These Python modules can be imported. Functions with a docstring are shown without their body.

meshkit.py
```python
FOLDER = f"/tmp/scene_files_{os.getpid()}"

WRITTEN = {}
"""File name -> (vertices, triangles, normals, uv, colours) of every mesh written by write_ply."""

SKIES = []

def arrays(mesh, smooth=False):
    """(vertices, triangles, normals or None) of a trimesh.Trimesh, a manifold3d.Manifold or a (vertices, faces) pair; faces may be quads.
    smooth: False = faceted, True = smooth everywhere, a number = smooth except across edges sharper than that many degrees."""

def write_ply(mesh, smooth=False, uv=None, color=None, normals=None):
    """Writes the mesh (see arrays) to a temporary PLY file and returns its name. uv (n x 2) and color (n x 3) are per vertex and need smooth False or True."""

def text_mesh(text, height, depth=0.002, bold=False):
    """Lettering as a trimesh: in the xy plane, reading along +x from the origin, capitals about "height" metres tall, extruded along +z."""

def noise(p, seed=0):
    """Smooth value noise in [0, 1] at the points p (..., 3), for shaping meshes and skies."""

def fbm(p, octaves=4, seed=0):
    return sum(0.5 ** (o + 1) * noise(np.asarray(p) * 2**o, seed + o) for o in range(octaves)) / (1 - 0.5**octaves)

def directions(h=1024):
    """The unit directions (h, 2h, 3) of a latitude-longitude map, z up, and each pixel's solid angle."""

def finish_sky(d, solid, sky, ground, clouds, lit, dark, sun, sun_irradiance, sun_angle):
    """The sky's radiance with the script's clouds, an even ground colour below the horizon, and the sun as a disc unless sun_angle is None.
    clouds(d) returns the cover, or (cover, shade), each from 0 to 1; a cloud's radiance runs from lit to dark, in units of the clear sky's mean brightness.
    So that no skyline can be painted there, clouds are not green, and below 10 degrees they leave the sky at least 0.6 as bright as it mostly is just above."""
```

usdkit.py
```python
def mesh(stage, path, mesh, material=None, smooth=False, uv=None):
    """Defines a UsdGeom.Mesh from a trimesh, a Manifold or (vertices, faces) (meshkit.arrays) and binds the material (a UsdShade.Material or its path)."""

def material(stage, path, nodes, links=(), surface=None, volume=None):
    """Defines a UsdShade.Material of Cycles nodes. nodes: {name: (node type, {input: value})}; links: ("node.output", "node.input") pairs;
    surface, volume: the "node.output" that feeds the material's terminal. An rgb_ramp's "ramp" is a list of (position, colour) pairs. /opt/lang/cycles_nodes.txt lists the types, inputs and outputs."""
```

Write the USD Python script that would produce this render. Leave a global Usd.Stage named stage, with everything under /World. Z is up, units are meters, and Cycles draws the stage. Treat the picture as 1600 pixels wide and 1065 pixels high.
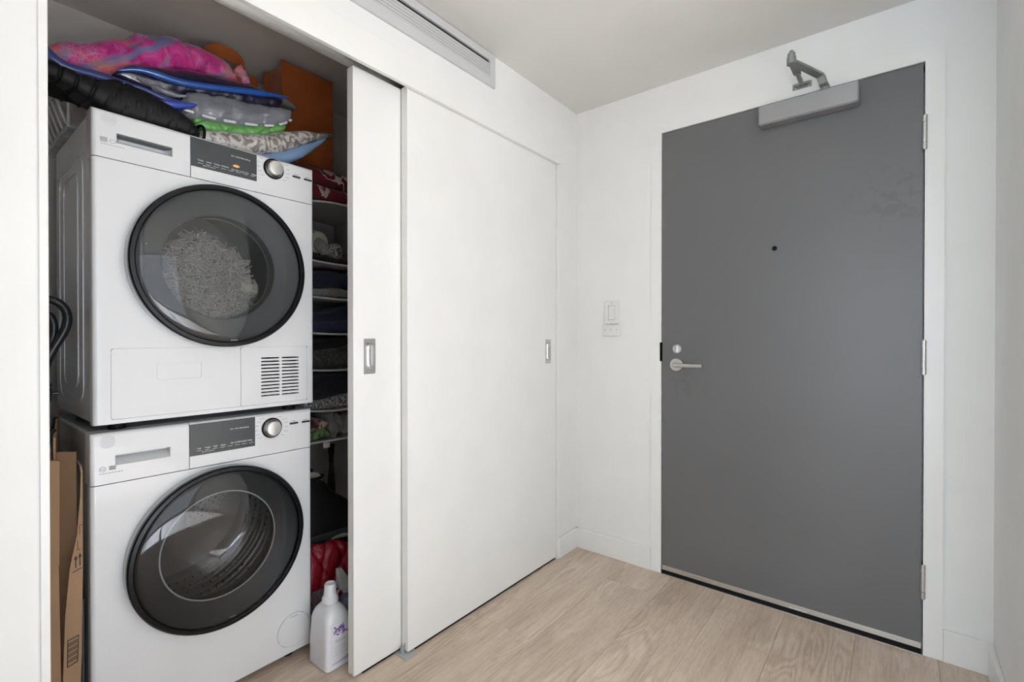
import math, random
import numpy as np, trimesh, manifold3d as m3, usdkit, meshkit
from pxr import Usd, UsdGeom, UsdLux, UsdShade, Gf, Sdf, Vt
from shapely.geometry import Polygon, Point, box as sbox
from shapely import affinity

stage = Usd.Stage.CreateInMemory()
UsdGeom.SetStageUpAxis(stage, UsdGeom.Tokens.z)
UsdGeom.SetStageMetersPerUnit(stage, 1.0)
UsdGeom.Xform.Define(stage, '/World')

# ------------------------------------------------------------------ camera
CAM = (1.314, -2.1876, 1.0957)
YAW, PITCH, FPX = 38.646, -0.305, 749.6
cam = UsdGeom.Camera.Define(stage, '/World/camera')
cam.CreateHorizontalApertureAttr(36.0)
cam.CreateVerticalApertureAttr(36.0 * 1065 / 1600)
cam.CreateFocalLengthAttr(36.0 * FPX / 1600)
cam.CreateClippingRangeAttr(Gf.Vec2f(0.02, 100))
xf = UsdGeom.Xformable(cam)
xf.AddTranslateOp().Set(Gf.Vec3d(*CAM))
xf.AddRotateZOp().Set(YAW)
xf.AddRotateXOp().Set(90.0 + PITCH)
cam.GetPrim().CreateAttribute('exposure', Sdf.ValueTypeNames.Float).Set(0.0)
cam.GetExposureAttr().Set(-0.17)

# ------------------------------------------------------------------ light
def look_rect(path, loc, aim, w, h, power, color):
    L = UsdLux.RectLight.Define(stage, path)
    L.CreateWidthAttr(w); L.CreateHeightAttr(h)
    L.CreateIntensityAttr(power); L.CreateColorAttr(Gf.Vec3f(*color))
    m = Gf.Matrix4d().SetLookAt(Gf.Vec3d(*loc), Gf.Vec3d(*aim), Gf.Vec3d(0, 0, 1)).GetInverse()
    UsdGeom.Xformable(L).AddTransformOp().Set(m)
    return L
# daylight entering by the living-room windows to the right of and behind the camera
look_rect('/World/window_daylight', (5.40, -2.5, 1.18), (0.0, -2.5, 1.18), 3.2, 2.0, 2.65, (0.895, 0.98, 1.085))
look_rect('/World/window_daylight_001', (1.6, -5.40, 1.18), (1.6, 0.0, 1.18), 2.3, 2.0, 5.2, (0.875, 0.98, 1.10))
# recessed ceiling lamps of the living room (fittings are built below)
LAMPS = [(1.0, -3.3), (3.6, -2.4), (3.6, -4.3)]
for k, (lx, ly) in enumerate(LAMPS):
    D = UsdLux.DiskLight.Define(stage, '/World/downlight_lamp' + ('' if k == 0 else '_%03d' % k))
    D.CreateRadiusAttr(0.055); D.CreateIntensityAttr(25.0)
    D.CreateColorAttr(Gf.Vec3f(1.0, 0.93, 0.84))
    UsdGeom.Xformable(D).AddTranslateOp().Set(Gf.Vec3d(lx, ly, 2.262))
sun = UsdLux.DistantLight.Define(stage, '/World/sun')      # added: its bounce off the unseen living-room floor brightens the closet
sun.CreateNormalizeAttr(True); sun.CreateIntensityAttr(9.5); sun.CreateAngleAttr(0.53); sun.CreateColorAttr(Gf.Vec3f(0.87, 0.985, 1.15))
sx = UsdGeom.Xformable(sun); sx.AddRotateZOp().Set(86.0); sx.AddRotateXOp().Set(57.0)
dome = UsdLux.DomeLight.Define(stage, '/World/sky')
dome.CreateIntensityAttr(0.3); dome.CreateColorAttr(Gf.Vec3f(0.75, 0.87, 1.0))

# ------------------------------------------------------------------ helpers
_used = {}
def path_for(parent, name):
    base = (parent or '/World') + '/' + name
    n = _used.get(base, 0); _used[base] = n + 1
    return base if n == 0 else '%s_%03d' % (base, n)
_off = {}
def setd(prim, label=None, cat=None, group=None, kind=None):
    for k, v in (('label', label), ('category', cat), ('group', group), ('kind', kind)):
        if v: prim.SetCustomDataByKey(k, v)
def thing(name, label, cat, loc=(0, 0, 0), group=None, kind=None, rz=0.0):
    """An Xform at the thing's base; its parts are given in world coordinates (or local ones with local=True)."""
    p = path_for(None, name)
    x = UsdGeom.Xform.Define(stage, p)
    x.AddTranslateOp().Set(Gf.Vec3d(*map(float, loc)))
    if rz: x.AddRotateZOp().Set(float(rz))
    _off[p] = np.array(loc, float)
    setd(x.GetPrim(), label, cat, group, kind)
    return p
def as_tm(m):
    if isinstance(m, m3.Manifold):
        a = m.to_mesh(); return trimesh.Trimesh(a.vert_properties[:, :3], a.tri_verts, process=False)
    if isinstance(m, (list,)):
        return trimesh.util.concatenate([as_tm(k) for k in m])
    if isinstance(m, tuple):
        v, f, _ = meshkit.arrays(m); return trimesh.Trimesh(v, f, process=False)
    return m
def part(parent, name, mesh, mat, local=False, label=None, smooth=32, kind=None):
    p = path_for(parent, name)
    root = '/'.join(parent.split('/')[:3])
    t = as_tm(mesh).copy()
    if not local: t.apply_translation(-_off[root])
    me = usdkit.mesh(stage, p, t, mat, smooth=smooth)
    setd(me.GetPrim(), label, kind=kind)
    return p
def single(name, mesh, mat, label, cat, loc=None, group=None, kind=None, smooth=32):
    t = as_tm(mesh).copy()
    if loc is None:
        b = t.bounds; loc = ((b[0, 0] + b[1, 0]) / 2, (b[0, 1] + b[1, 1]) / 2, b[0, 2])
    t.apply_translation(-np.array(loc, float))
    p = path_for(None, name)
    me = usdkit.mesh(stage, p, t, mat, smooth=smooth)
    UsdGeom.Xformable(me).AddTranslateOp().Set(Gf.Vec3d(*map(float, loc)))
    setd(me.GetPrim(), label, cat, group, kind)
    return p

def bx(x0, x1, y0, y1, z0, z1, b=0.0):
    c = [(x0, x1), (y0, y1), (z0, z1)]
    if b <= 0:
        pts = [(x, y, z) for x in c[0] for y in c[1] for z in c[2]]
    else:
        b = min(b, *(0.49 * (k[1] - k[0]) for k in c)); pts = []
        for i in (0, 1):
            for j in (0, 1):
                for k in (0, 1):
                    P = [c[0][i], c[1][j], c[2][k]]; s = [1 if q == 0 else -1 for q in (i, j, k)]
                    for ax in range(3):
                        Q = [P[a] + (0 if a == ax else s[a] * b) for a in range(3)]; pts.append(Q)
    return trimesh.convex.convex_hull(np.array(pts, float))
def man(t):
    t = as_tm(t)
    return m3.Manifold(m3.Mesh(np.asarray(t.vertices, np.float32), np.asarray(t.faces, np.uint32)))
def frame_to(d):
    d = np.asarray(d, float); d = d / np.linalg.norm(d)
    a = np.array([0, 0, 1.0]) if abs(d[2]) < 0.9 else np.array([1.0, 0, 0])
    u = np.cross(a, d); u /= np.linalg.norm(u); return u, np.cross(d, u), d
def cyl(p0, p1, r0, r1=None, n=24, cap=True):
    r1 = r0 if r1 is None else r1
    p0, p1 = np.array(p0, float), np.array(p1, float); u, v, d = frame_to(p1 - p0)
    a = np.linspace(0, 2 * np.pi, n, endpoint=False); ring = np.cos(a)[:, None] * u + np.sin(a)[:, None] * v
    V = np.vstack([p0 + r0 * ring, p1 + r1 * ring, p0, p1]); F = []
    for i in range(n):
        j = (i + 1) % n; F += [[i, j, n + j], [i, n + j, n + i]]
        if cap: F += [[2 * n, j, i], [2 * n + 1, n + i, n + j]]
    return trimesh.Trimesh(V, F, process=False)
def tube(P, r, n=12, closed=False, flat=None):
    """Swept tube along points P; r a number or array; flat scales one side of the section."""
    P = np.asarray(P, float); N = len(P); r = np.broadcast_to(np.asarray(r, float), N)
    T = np.gradient(P, axis=0) if not closed else np.roll(P, -1, 0) - np.roll(P, 1, 0)
    T /= np.maximum(np.linalg.norm(T, axis=1, keepdims=True), 1e-9)
    u, v, _ = frame_to(T[0]); a = np.linspace(0, 2 * np.pi, n, endpoint=False); V = []
    for i in range(N):
        u = u - T[i] * (u @ T[i]); u /= np.linalg.norm(u); v = np.cross(T[i], u)
        V.append(P[i] + r[i] * (np.cos(a)[:, None] * u + np.sin(a)[:, None] * v))
    V = np.vstack(V); F = []
    for i in range(N if closed else N - 1):
        k = (i + 1) % N
        for j in range(n):
            l = (j + 1) % n; F += [[i * n + j, i * n + l, k * n + l], [i * n + j, k * n + l, k * n + j]]
    if not closed:
        V = np.vstack([V, P[0], P[-1]]); c0, c1 = len(V) - 2, len(V) - 1
        for j in range(n):
            l = (j + 1) % n; F += [[c0, l, j], [c1, (N - 1) * n + j, (N - 1) * n + l]]
    return trimesh.Trimesh(V, F, process=False)
def spline(P, n=40, closed=False):
    from scipy.interpolate import CubicSpline
    P = np.asarray(P, float)
    if closed: P = np.vstack([P, P[:1]])
    t = np.r_[0, np.cumsum(np.linalg.norm(np.diff(P, axis=0), axis=1))]
    return CubicSpline(t, P, bc_type='periodic' if closed else 'natural')(np.linspace(0, t[-1], n))
def lathe(prof, n=96, axis='x', at=(0, 0, 0)):
    """prof: list of (radius, height along the axis)."""
    prof = np.array(prof, float); a = np.linspace(0, 2 * np.pi, n, endpoint=False); V = []; F = []
    for r, h in prof: V.append(np.stack([r * np.cos(a), r * np.sin(a), np.full(n, h)], 1))
    V = np.vstack(V); k = len(prof)
    for i in range(k - 1):
        for j in range(n):
            l = (j + 1) % n
            q = [i * n + j, i * n + l, (i + 1) * n + l, (i + 1) * n + j]
            if prof[i, 0] > 1e-9: F.append([q[0], q[1], q[2]]) if prof[i + 1, 0] > 1e-9 else F.append([q[0], q[1], q[2]])
            if prof[i + 1, 0] > 1e-9: F.append([q[0], q[2], q[3]])
    t = trimesh.Trimesh(V, F, process=True)
    if axis == 'x': t.vertices = np.stack([t.vertices[:, 2], t.vertices[:, 0], t.vertices[:, 1]], 1)
    if axis == 'y': t.vertices = np.stack([t.vertices[:, 1], t.vertices[:, 2], t.vertices[:, 0]], 1)
    t.apply_translation(at); return t
def extr(poly, h, axis='z', base=0.0):
    """Extrude a shapely polygon. axis x: polygon is (y, z); axis y: (x, z); axis z: (x, y)."""
    g = list(getattr(poly, 'geoms', [poly]))
    t = trimesh.util.concatenate([trimesh.creation.extrude_polygon(k, h, engine='earcut') for k in g])
    v = t.vertices.copy()
    if axis == 'x': t.vertices = np.stack([v[:, 2] + base, v[:, 0], v[:, 1]], 1)
    elif axis == 'y':
        t.vertices = np.stack([v[:, 0], v[:, 2] + base, v[:, 1]], 1); t.invert()
    else: t.vertices = v + [0, 0, base]
    return t
def rrect(x0, x1, y0, y1, r, q=6): return sbox(x0 + r, y0 + r, x1 - r, y1 - r).buffer(r, quad_segs=q)
def noisy(t, amp, freq, seed=0, oct=3, squash=(1, 1, 1)):
    n = np.array(t.vertex_normals); v = np.array(t.vertices)
    t.vertices = v + n * (amp * (2 * meshkit.fbm(v * freq * np.array(squash) + 31.7, oct, seed) - 1))[:, None]; return t
def pad(top, bot, xf, depth, nu=110, rmax=0.06, taper=14, amp=0.004, freq=18, seed=0, oct=3, lift=0.0, liftb=None, disp=None, nr=8, nf=16, squash=(1, 1, 1)):
    """A soft folded pad: its front shows between the curves top and bot, (y, z) points; it reaches back from x = xf by depth.
    lift raises the back; disp(y, s) adds displacement (s runs 0..1 round the section, from the lower front edge)."""
    top, bot = np.array(top, float), np.array(bot, float)
    y0, y1 = min(top[0, 0], bot[0, 0]), max(top[-1, 0], bot[-1, 0])
    t = (1 - np.cos(np.linspace(0, np.pi, nu))) / 2 * 0.5 + np.linspace(0, 1, nu) * 0.5
    yy = y0 + (y1 - y0) * t
    from scipy.interpolate import PchipInterpolator as PI
    zt, zb = PI(top[:, 0], top[:, 1])(np.clip(yy, top[0, 0], top[-1, 0])), PI(bot[:, 0], bot[:, 1])(np.clip(yy, bot[0, 0], bot[-1, 0]))
    sc = np.sqrt(np.clip(1 - np.abs(2 * t - 1) ** taper, 0, 1)) * 0.97 + 0.03
    a = np.linspace(-np.pi / 2, np.pi / 2, nr)
    V, S = [], []
    for i in range(nu):
        h = max((zt[i] - zb[i]) / 2, 0.002); zc = (zt[i] + zb[i]) / 2; h *= sc[i]
        d = depth * (0.75 + 0.25 * sc[i]); r = min(h, rmax, d * 0.45); x0 = xf - (depth - d) / 2
        fx, fz = x0 - r + r * np.cos(a), zc + h * np.sin(a)
        tx = np.linspace(x0 - r, x0 - d + r, nf + 2)[1:-1]; tz = np.full(nf, zc + h)
        rx, rz = x0 - d + r - r * np.cos(a[::-1]), zc + h * np.sin(a[::-1])
        X = np.r_[fx, tx, rx, tx[::-1]]; Z = np.r_[fz, tz, rz, np.full(nf, zc - h)]
        lb = lift if liftb is None else liftb; Z = Z + (lb + (lift - lb) * np.clip((Z - zc + h) / (2 * h), 0, 1)) * (xf - X) / depth
        V.append(np.stack([X, np.full(len(X), yy[i]), Z], 1))
    m = len(V[0]); V = np.vstack(V); F = []
    for i in range(nu - 1):
        for j in range(m):
            k = (j + 1) % m; F += [[i * m + j, (i + 1) * m + k, i * m + k], [i * m + j, (i + 1) * m + j, (i + 1) * m + k]]
    c0, c1 = len(V), len(V) + 1
    V = np.vstack([V, V[:m].mean(0), V[-m:].mean(0)])
    for j in range(m):
        k = (j + 1) % m; F += [[c0, j, k], [c1, (nu - 1) * m + k, (nu - 1) * m + j]]
    tm = trimesh.Trimesh(V, F, process=False)
    tm.fix_normals()
    n = np.array(tm.vertex_normals)
    dd = amp * (2 * meshkit.fbm(V * freq * np.array(squash) + 31.7, oct, seed) - 1)
    if disp is not None:
        s = np.tile(np.arange(m) / m, nu); s = np.r_[s, 0.5, 0.5]
        dd = dd + disp(V[:, 1], s, V)
    tm.vertices = V + n * dd[:, None]
    return tm

# ------------------------------------------------------------------ materials
LK = '/World/Looks/'
UsdGeom.Scope.Define(stage, '/World/Looks')
def flat(name, col, rough=0.5, metal=0.0, bump=None, **kw):
    """A principled surface with slight mottling of the colour and an optional fine bump (scale, strength, distance)."""
    nodes = {'g': ('geometry', {}), 'n': ('noise_texture', {'scale': kw.pop('mscale', 6.0), 'detail': 3.0}),
             'r': ('rgb_ramp', {'ramp': [(0.3, tuple(c * (1 - kw.get('mott', 0.015)) for c in col)), (0.7, tuple(min(1, c * (1 + kw.get('mott', 0.015))) for c in col))]})}
    kw.pop('mott', None)
    P = {'roughness': rough, 'metallic': metal}; P.update(kw)
    nodes['p'] = ('principled_bsdf', P)
    links = [('g.position', 'n.vector'), ('n.fac', 'r.fac'), ('r.color', 'p.base_color')]
    if bump:
        nodes['bn'] = ('noise_texture', {'scale': bump[0], 'detail': 2.0}); nodes['b'] = ('bump', {'strength': bump[1], 'distance': bump[2]})
        links += [('g.position', 'bn.vector'), ('bn.fac', 'b.height'), ('b.normal', 'p.normal')]
    return usdkit.material(stage, LK + name, nodes, links, surface='p.BSDF')
def fabric(name, ramp, scale=40.0, stretch=(1, 1, 1), detail=4.0, rough=0.85, kind='noise', bump=(220, 0.5, 0.002), sheen=0.2, coat=0.0, distortion=0.0):
    """Cloth: a colour ramp over a noise, voronoi or wave pattern in position space."""
    tex = {'noise': ('noise_texture', {'scale': scale, 'detail': detail, 'distortion': distortion}), 'voronoi': ('voronoi_texture', {'scale': scale}),
           'edge': ('voronoi_texture', {'scale': scale, 'feature': 'distance_to_edge'}), 'wave': ('wave_texture', {'scale': scale, 'distortion': distortion, 'detail': detail})}[kind]
    out = {'noise': 'fac', 'voronoi': 'distance', 'edge': 'distance', 'wave': 'fac'}[kind]
    nodes = {'g': ('geometry', {}), 'm': ('mapping', {'scale': stretch}), 't': tex, 'r': ('rgb_ramp', {'ramp': ramp}),
             'bn': ('noise_texture', {'scale': bump[0], 'detail': 2.0}), 'b': ('bump', {'strength': bump[1], 'distance': bump[2]}),
             'p': ('principled_bsdf', {'roughness': rough, 'sheen_weight': sheen, 'coat_weight': coat, 'coat_roughness': 0.12})}
    links = [('g.position', 'm.vector'), ('m.vector', 't.vector'), ('t.' + out, 'r.fac'), ('r.color', 'p.base_color'),
             ('g.position', 'bn.vector'), ('bn.fac', 'b.height'), ('b.normal', 'p.normal')]
    return usdkit.material(stage, LK + name, nodes, links, surface='p.BSDF')
def clear(name, tint, ior=1.45, rough=0.05, milky=None, milk=0.0):
    """Thin pane or film: transparent mixed with gloss by fresnel, and with some milky diffuse."""
    nodes = {'t': ('transparent_bsdf', {'color': tint}), 'gl': ('glossy_bsdf', {'roughness': rough, 'color': (1, 1, 1)}),
             'f': ('fresnel', {'IOR': ior}), 'x': ('mix_closure', {})}
    links = [('f.fac', 'x.fac'), ('t.BSDF', 'x.closure1'), ('gl.BSDF', 'x.closure2')]
    if milky:
        nodes['d'] = ('principled_bsdf', {'base_color': milky, 'roughness': 0.3}); nodes['y'] = ('mix_closure', {'fac': milk})
        links += [('x.closure', 'y.closure1'), ('d.BSDF', 'y.closure2')]
        return usdkit.material(stage, LK + name, nodes, links, surface='y.closure')
    return usdkit.material(stage, LK + name, nodes, links, surface='x.closure')

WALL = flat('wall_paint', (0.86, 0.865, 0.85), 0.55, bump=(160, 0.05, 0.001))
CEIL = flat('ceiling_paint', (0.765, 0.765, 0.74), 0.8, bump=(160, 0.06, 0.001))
CLOS = flat('closet_paint', (0.82, 0.79, 0.76), 0.7, bump=(160, 0.05, 0.001))
TRIM = flat('trim_paint', (0.87, 0.87, 0.85), 0.35)
SLIDE = flat('sliding_door_paint', (0.87, 0.87, 0.85), 0.4)
def door_paint():
    """Grey enamel with hand smudges near the hinge side and below the lever."""
    nodes = {'g': ('geometry', {}), 'n': ('noise_texture', {'scale': 3.0, 'detail': 3.0}), 'r': ('rgb_ramp', {'ramp': [(0.3, (0.140, 0.141, 0.144)), (0.7, (0.150, 0.151, 0.154))]}),
             'd1': ('vector_math', {'math_type': 'distance', 'vector2': (1.305, 0.0, 1.60)}), 'm1': ('map_range', {'from_min': 0.05, 'from_max': 0.17, 'to_min': 1.0, 'to_max': 0.0, 'clamp': True}),
             'd2': ('vector_math', {'math_type': 'distance', 'vector2': (0.58, 0.0, 0.87)}), 'm2': ('map_range', {'from_min': 0.02, 'from_max': 0.10, 'to_min': 0.8, 'to_max': 0.0, 'clamp': True}),
             'mx': ('math', {'math_type': 'maximum'}), 'sn': ('noise_texture', {'scale': 24.0, 'detail': 3.0, 'distortion': 0.6}), 'sr': ('rgb_ramp', {'ramp': [(0.52, (0, 0, 0)), (0.58, (1, 1, 1))]}),
             'mu': ('math', {'math_type': 'multiply'}), 'mu2': ('math', {'math_type': 'multiply', 'value2': 0.30}), 'mc': ('mix', {'color2': (0.085, 0.087, 0.092)}),
             'bn': ('noise_texture', {'scale': 90.0, 'detail': 2.0}), 'b': ('bump', {'strength': 0.06, 'distance': 0.001}), 'p': ('principled_bsdf', {'roughness': 0.38})}
    links = [('g.position', 'n.vector'), ('n.fac', 'r.fac'), ('g.position', 'd1.vector1'), ('d1.value', 'm1.value'), ('g.position', 'd2.vector1'), ('d2.value', 'm2.value'), ('m1.result', 'mx.value1'), ('m2.result', 'mx.value2'),
             ('g.position', 'sn.vector'), ('sn.fac', 'sr.fac'), ('sr.color', 'mu.value1'), ('mx.value', 'mu.value2'), ('mu.value', 'mu2.value1'), ('mu2.value', 'mc.fac'), ('r.color', 'mc.color1'), ('mc.color', 'p.base_color'),
             ('g.position', 'bn.vector'), ('bn.fac', 'b.height'), ('b.normal', 'p.normal')]
    return usdkit.material(stage, LK + 'grey_door_paint', nodes, links, surface='p.BSDF')
GREY = door_paint()
STEEL = flat('satin_steel', (0.62, 0.62, 0.61), 0.34, 1.0)
CLOSERM = flat('closer_silver_paint', (0.36, 0.365, 0.375), 0.38, 0.55)
ARMM = flat('closer_arm_metal', (0.33, 0.34, 0.34), 0.4, 0.7)
ALU = flat('brushed_aluminium', (0.72, 0.72, 0.71), 0.3, 1.0)
VENTM = flat('vent_grey_paint', (0.60, 0.61, 0.62), 0.45, 0.0)
BLACKR = flat('black_rubber', (0.006, 0.006, 0.0065), 0.7, specular_ior_level=0.2)
DARK = flat('dark_void', (0.012, 0.012, 0.012), 0.8)
SWITCH = flat('switch_plastic', (0.80, 0.80, 0.79), 0.3)
MWHITE = flat('appliance_white_enamel', (0.73, 0.738, 0.75), 0.25, coat_weight=0.3)
MSIDE = flat('appliance_side_enamel', (0.72, 0.74, 0.75), 0.14, coat_weight=0.5)
MGREY = flat('appliance_print_grey', (0.30, 0.30, 0.31), 0.6)
BADGE = flat('badge_silver', (0.66, 0.66, 0.68), 0.35, 0.0)
DISP = flat('display_black_glass', (0.045, 0.052, 0.056), 0.18)
WPRINT = flat('display_white_print', (0.75, 0.75, 0.75), 0.5)
AMBER = usdkit.material(stage, LK + 'amber_lamp', {'p': ('principled_bsdf', {'base_color': (0.8, 0.35, 0.1), 'emission_color': (1.0, 0.55, 0.25), 'emission_strength': 0.35})}, surface='p.BSDF')
RIMB = flat('door_rim_black', (0.006, 0.006, 0.007), 0.25, specular_ior_level=0.25)
RIMS = flat('door_rim_silver', (0.42, 0.43, 0.44), 0.22, 0.7)
INRING = flat('door_inner_ring', (0.13, 0.132, 0.136), 0.5)
INRING2 = flat('washer_inner_ring', (0.038, 0.039, 0.041), 0.4)
DRUM = flat('drum_steel', (0.62, 0.62, 0.62), 0.28, 1.0)
DRUMG = flat('dryer_drum_grey', (0.38, 0.39, 0.40), 0.45, 0.2)
PADDLE = flat('paddle_grey', (0.45, 0.46, 0.47), 0.35)
CHROME = flat('knob_chrome', (0.75, 0.75, 0.74), 0.2, 1.0)
SMOKE = clear('smoked_door_glass', (0.66, 0.67, 0.68), rough=0.03)
SMOKE2 = clear('smoked_washer_glass', (0.60, 0.61, 0.62), rough=0.03)
BOWL = clear('washer_glass_bowl', (0.9, 0.92, 0.93), ior=1.9, rough=0.02)
RODM = flat('shelf_white_wire', (0.80, 0.80, 0.79), 0.35)
WINF = flat('window_frame_paint', (0.7, 0.7, 0.7), 0.4)

def plank_mat(name, dark, mid, light):
    nodes = {'g': ('geometry', {}), 'o': ('object_info', {}), 'rm': ('math', {'math_type': 'multiply', 'value2': 37.0}),
             'cx': ('combine_xyz', {}), 'add': ('vector_math', {'math_type': 'add'}),
             'm1': ('mapping', {'scale': (4.2, 0.75, 1.0)}), 'n1': ('noise_texture', {'scale': 1.5, 'detail': 2.0, 'distortion': 0.4}),
             'k': ('math', {'math_type': 'multiply', 'value2': 105.0}), 'sn': ('math', {'math_type': 'sine'}),
             'mr': ('map_range', {'from_min': -1.0, 'from_max': 1.0}),
             'm2': ('mapping', {'scale': (120.0, 7.0, 1.0)}), 'n2': ('noise_texture', {'scale': 1.0, 'detail': 6.0, 'roughness': 0.72, 'distortion': 0.3}),
             'm5': ('mapping', {'scale': (330.0, 24.0, 1.0)}), 'n5': ('noise_texture', {'scale': 1.0, 'detail': 2.0}), 'r5': ('map_range', {'from_min': 0.58, 'from_max': 0.72, 'to_min': 0.0, 'to_max': 0.32, 'clamp': True}), 'px': ('mix', {'color2': (0.20, 0.15, 0.115)}),
             'm3': ('mapping', {'scale': (7.0, 1.1, 1.0)}), 'n3': ('noise_texture', {'scale': 1.3, 'detail': 4.0}),
             'm4': ('mapping', {'scale': (3.0, 1.0, 1.0)}), 'n4': ('noise_texture', {'scale': 1.7, 'detail': 1.0}),
             'r4': ('map_range', {'from_min': 0.42, 'from_max': 0.62, 'to_min': 0.03, 'to_max': 0.26, 'clamp': True}),
             'x1': ('mix_float', {}), 'x2': ('mix_float', {'fac': 0.50}), 'r': ('rgb_ramp', {'ramp': [(0.25, dark), (0.5, mid), (0.74, light)]}),
             'b': ('bump', {'strength': 0.12, 'distance': 0.001}), 'p': ('principled_bsdf', {'roughness': 0.42})}
    links = [('o.random', 'rm.value1'), ('rm.value', 'cx.x'), ('rm.value', 'cx.y'), ('g.position', 'add.vector1'), ('cx.vector', 'add.vector2'),
             ('add.vector', 'm1.vector'), ('m1.vector', 'n1.vector'), ('n1.fac', 'k.value1'), ('k.value', 'sn.value1'), ('sn.value', 'mr.value'),
             ('add.vector', 'm2.vector'), ('m2.vector', 'n2.vector'), ('add.vector', 'm3.vector'), ('m3.vector', 'n3.vector'),
             ('add.vector', 'm4.vector'), ('m4.vector', 'n4.vector'), ('n4.fac', 'r4.value'),
             ('r4.result', 'x1.fac'), ('n3.fac', 'x1.a'), ('mr.result', 'x1.b'), ('x1.result', 'x2.a'), ('n2.fac', 'x2.b'),
             ('x2.result', 'r.fac'), ('add.vector', 'm5.vector'), ('m5.vector', 'n5.vector'), ('n5.fac', 'r5.value'), ('r5.result', 'px.fac'), ('r.color', 'px.color1'), ('px.color', 'p.base_color'), ('x2.result', 'b.height'), ('b.normal', 'p.normal')]
    return usdkit.material(stage, LK + name, nodes, links, surface='p.BSDF')
PLANK = [plank_mat('oak_plank_a', (0.422, 0.314, 0.235), (0.691, 0.556, 0.443), (0.907, 0.767, 0.634)),
         plank_mat('oak_plank_b', (0.406, 0.304, 0.229), (0.667, 0.537, 0.427), (0.875, 0.745, 0.612)),
         plank_mat('oak_plank_c', (0.432, 0.325, 0.245), (0.708, 0.571, 0.458), (0.920, 0.783, 0.649))]

# ================================================================== THE SETTING
H = 2.273                                  # ceiling height
DX0, DX1, DZ = 0.4602, 1.391, 2.05         # entry door opening
RX = 1.565                                 # right wall
OY0, OY1, OZ = -2.03, -0.178, 1.9565       # closet opening in the left wall
CXB = -0.985                               # closet back wall
YR = -0.6                                  # end of the short right wall; the living room opens beyond
YB = -5.5                                  # far end of the living room
XB = 5.5

# ---- floor of planks
fl = thing('floor', 'grey beige oak plank flooring', 'floor', (0.3, -1.0, 0), kind='structure')
part(fl, 'underlay', [bx(-1.1, 1.7, YR, 0.06, -0.03, -0.008), bx(-1.1, XB, YB, YR, -0.03, -0.008)], DARK)
rng = random.Random(5)
PW = 0.228; k0 = 0.29
joints = {0: [-0.787, -2.3], 1: [-0.2115, -1.72], 2: [-1.15], 3: [-0.62, -2.1], 4: [-1.4], 5: [-0.9], -1: [-1.55], -2: [-0.4, -1.9], -3: [-1.0], -4: [-1.6], -5: [-0.8], -6: [-1.3]}
for i in range(-6, 7):
    a, b = k0 + (i - 1) * PW, k0 + i * PW
    a, b = max(a, -1.05), min(b, 1.66)
    if b - a < 0.01: continue
    cuts = [0.05] + joints.get(i, [-1.2]) + [-2.9]
    for y1, y0 in zip(cuts[:-1], cuts[1:]):
        part(fl, 'plank', bx(a + 0.0003, b - 0.0003, y0 + 0.0003, y1 - 0.0003, -0.008, 0.0, 0.0007), PLANK[rng.randrange(3)], smooth=False)
part(fl, 'living_room_planks', [bx(1.66, XB, YB, YR, -0.008, 0.0), bx(-0.1, 1.66, YB, -2.9, -0.008, 0.0)], PLANK[0], smooth=False, kind='stuff')

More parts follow.
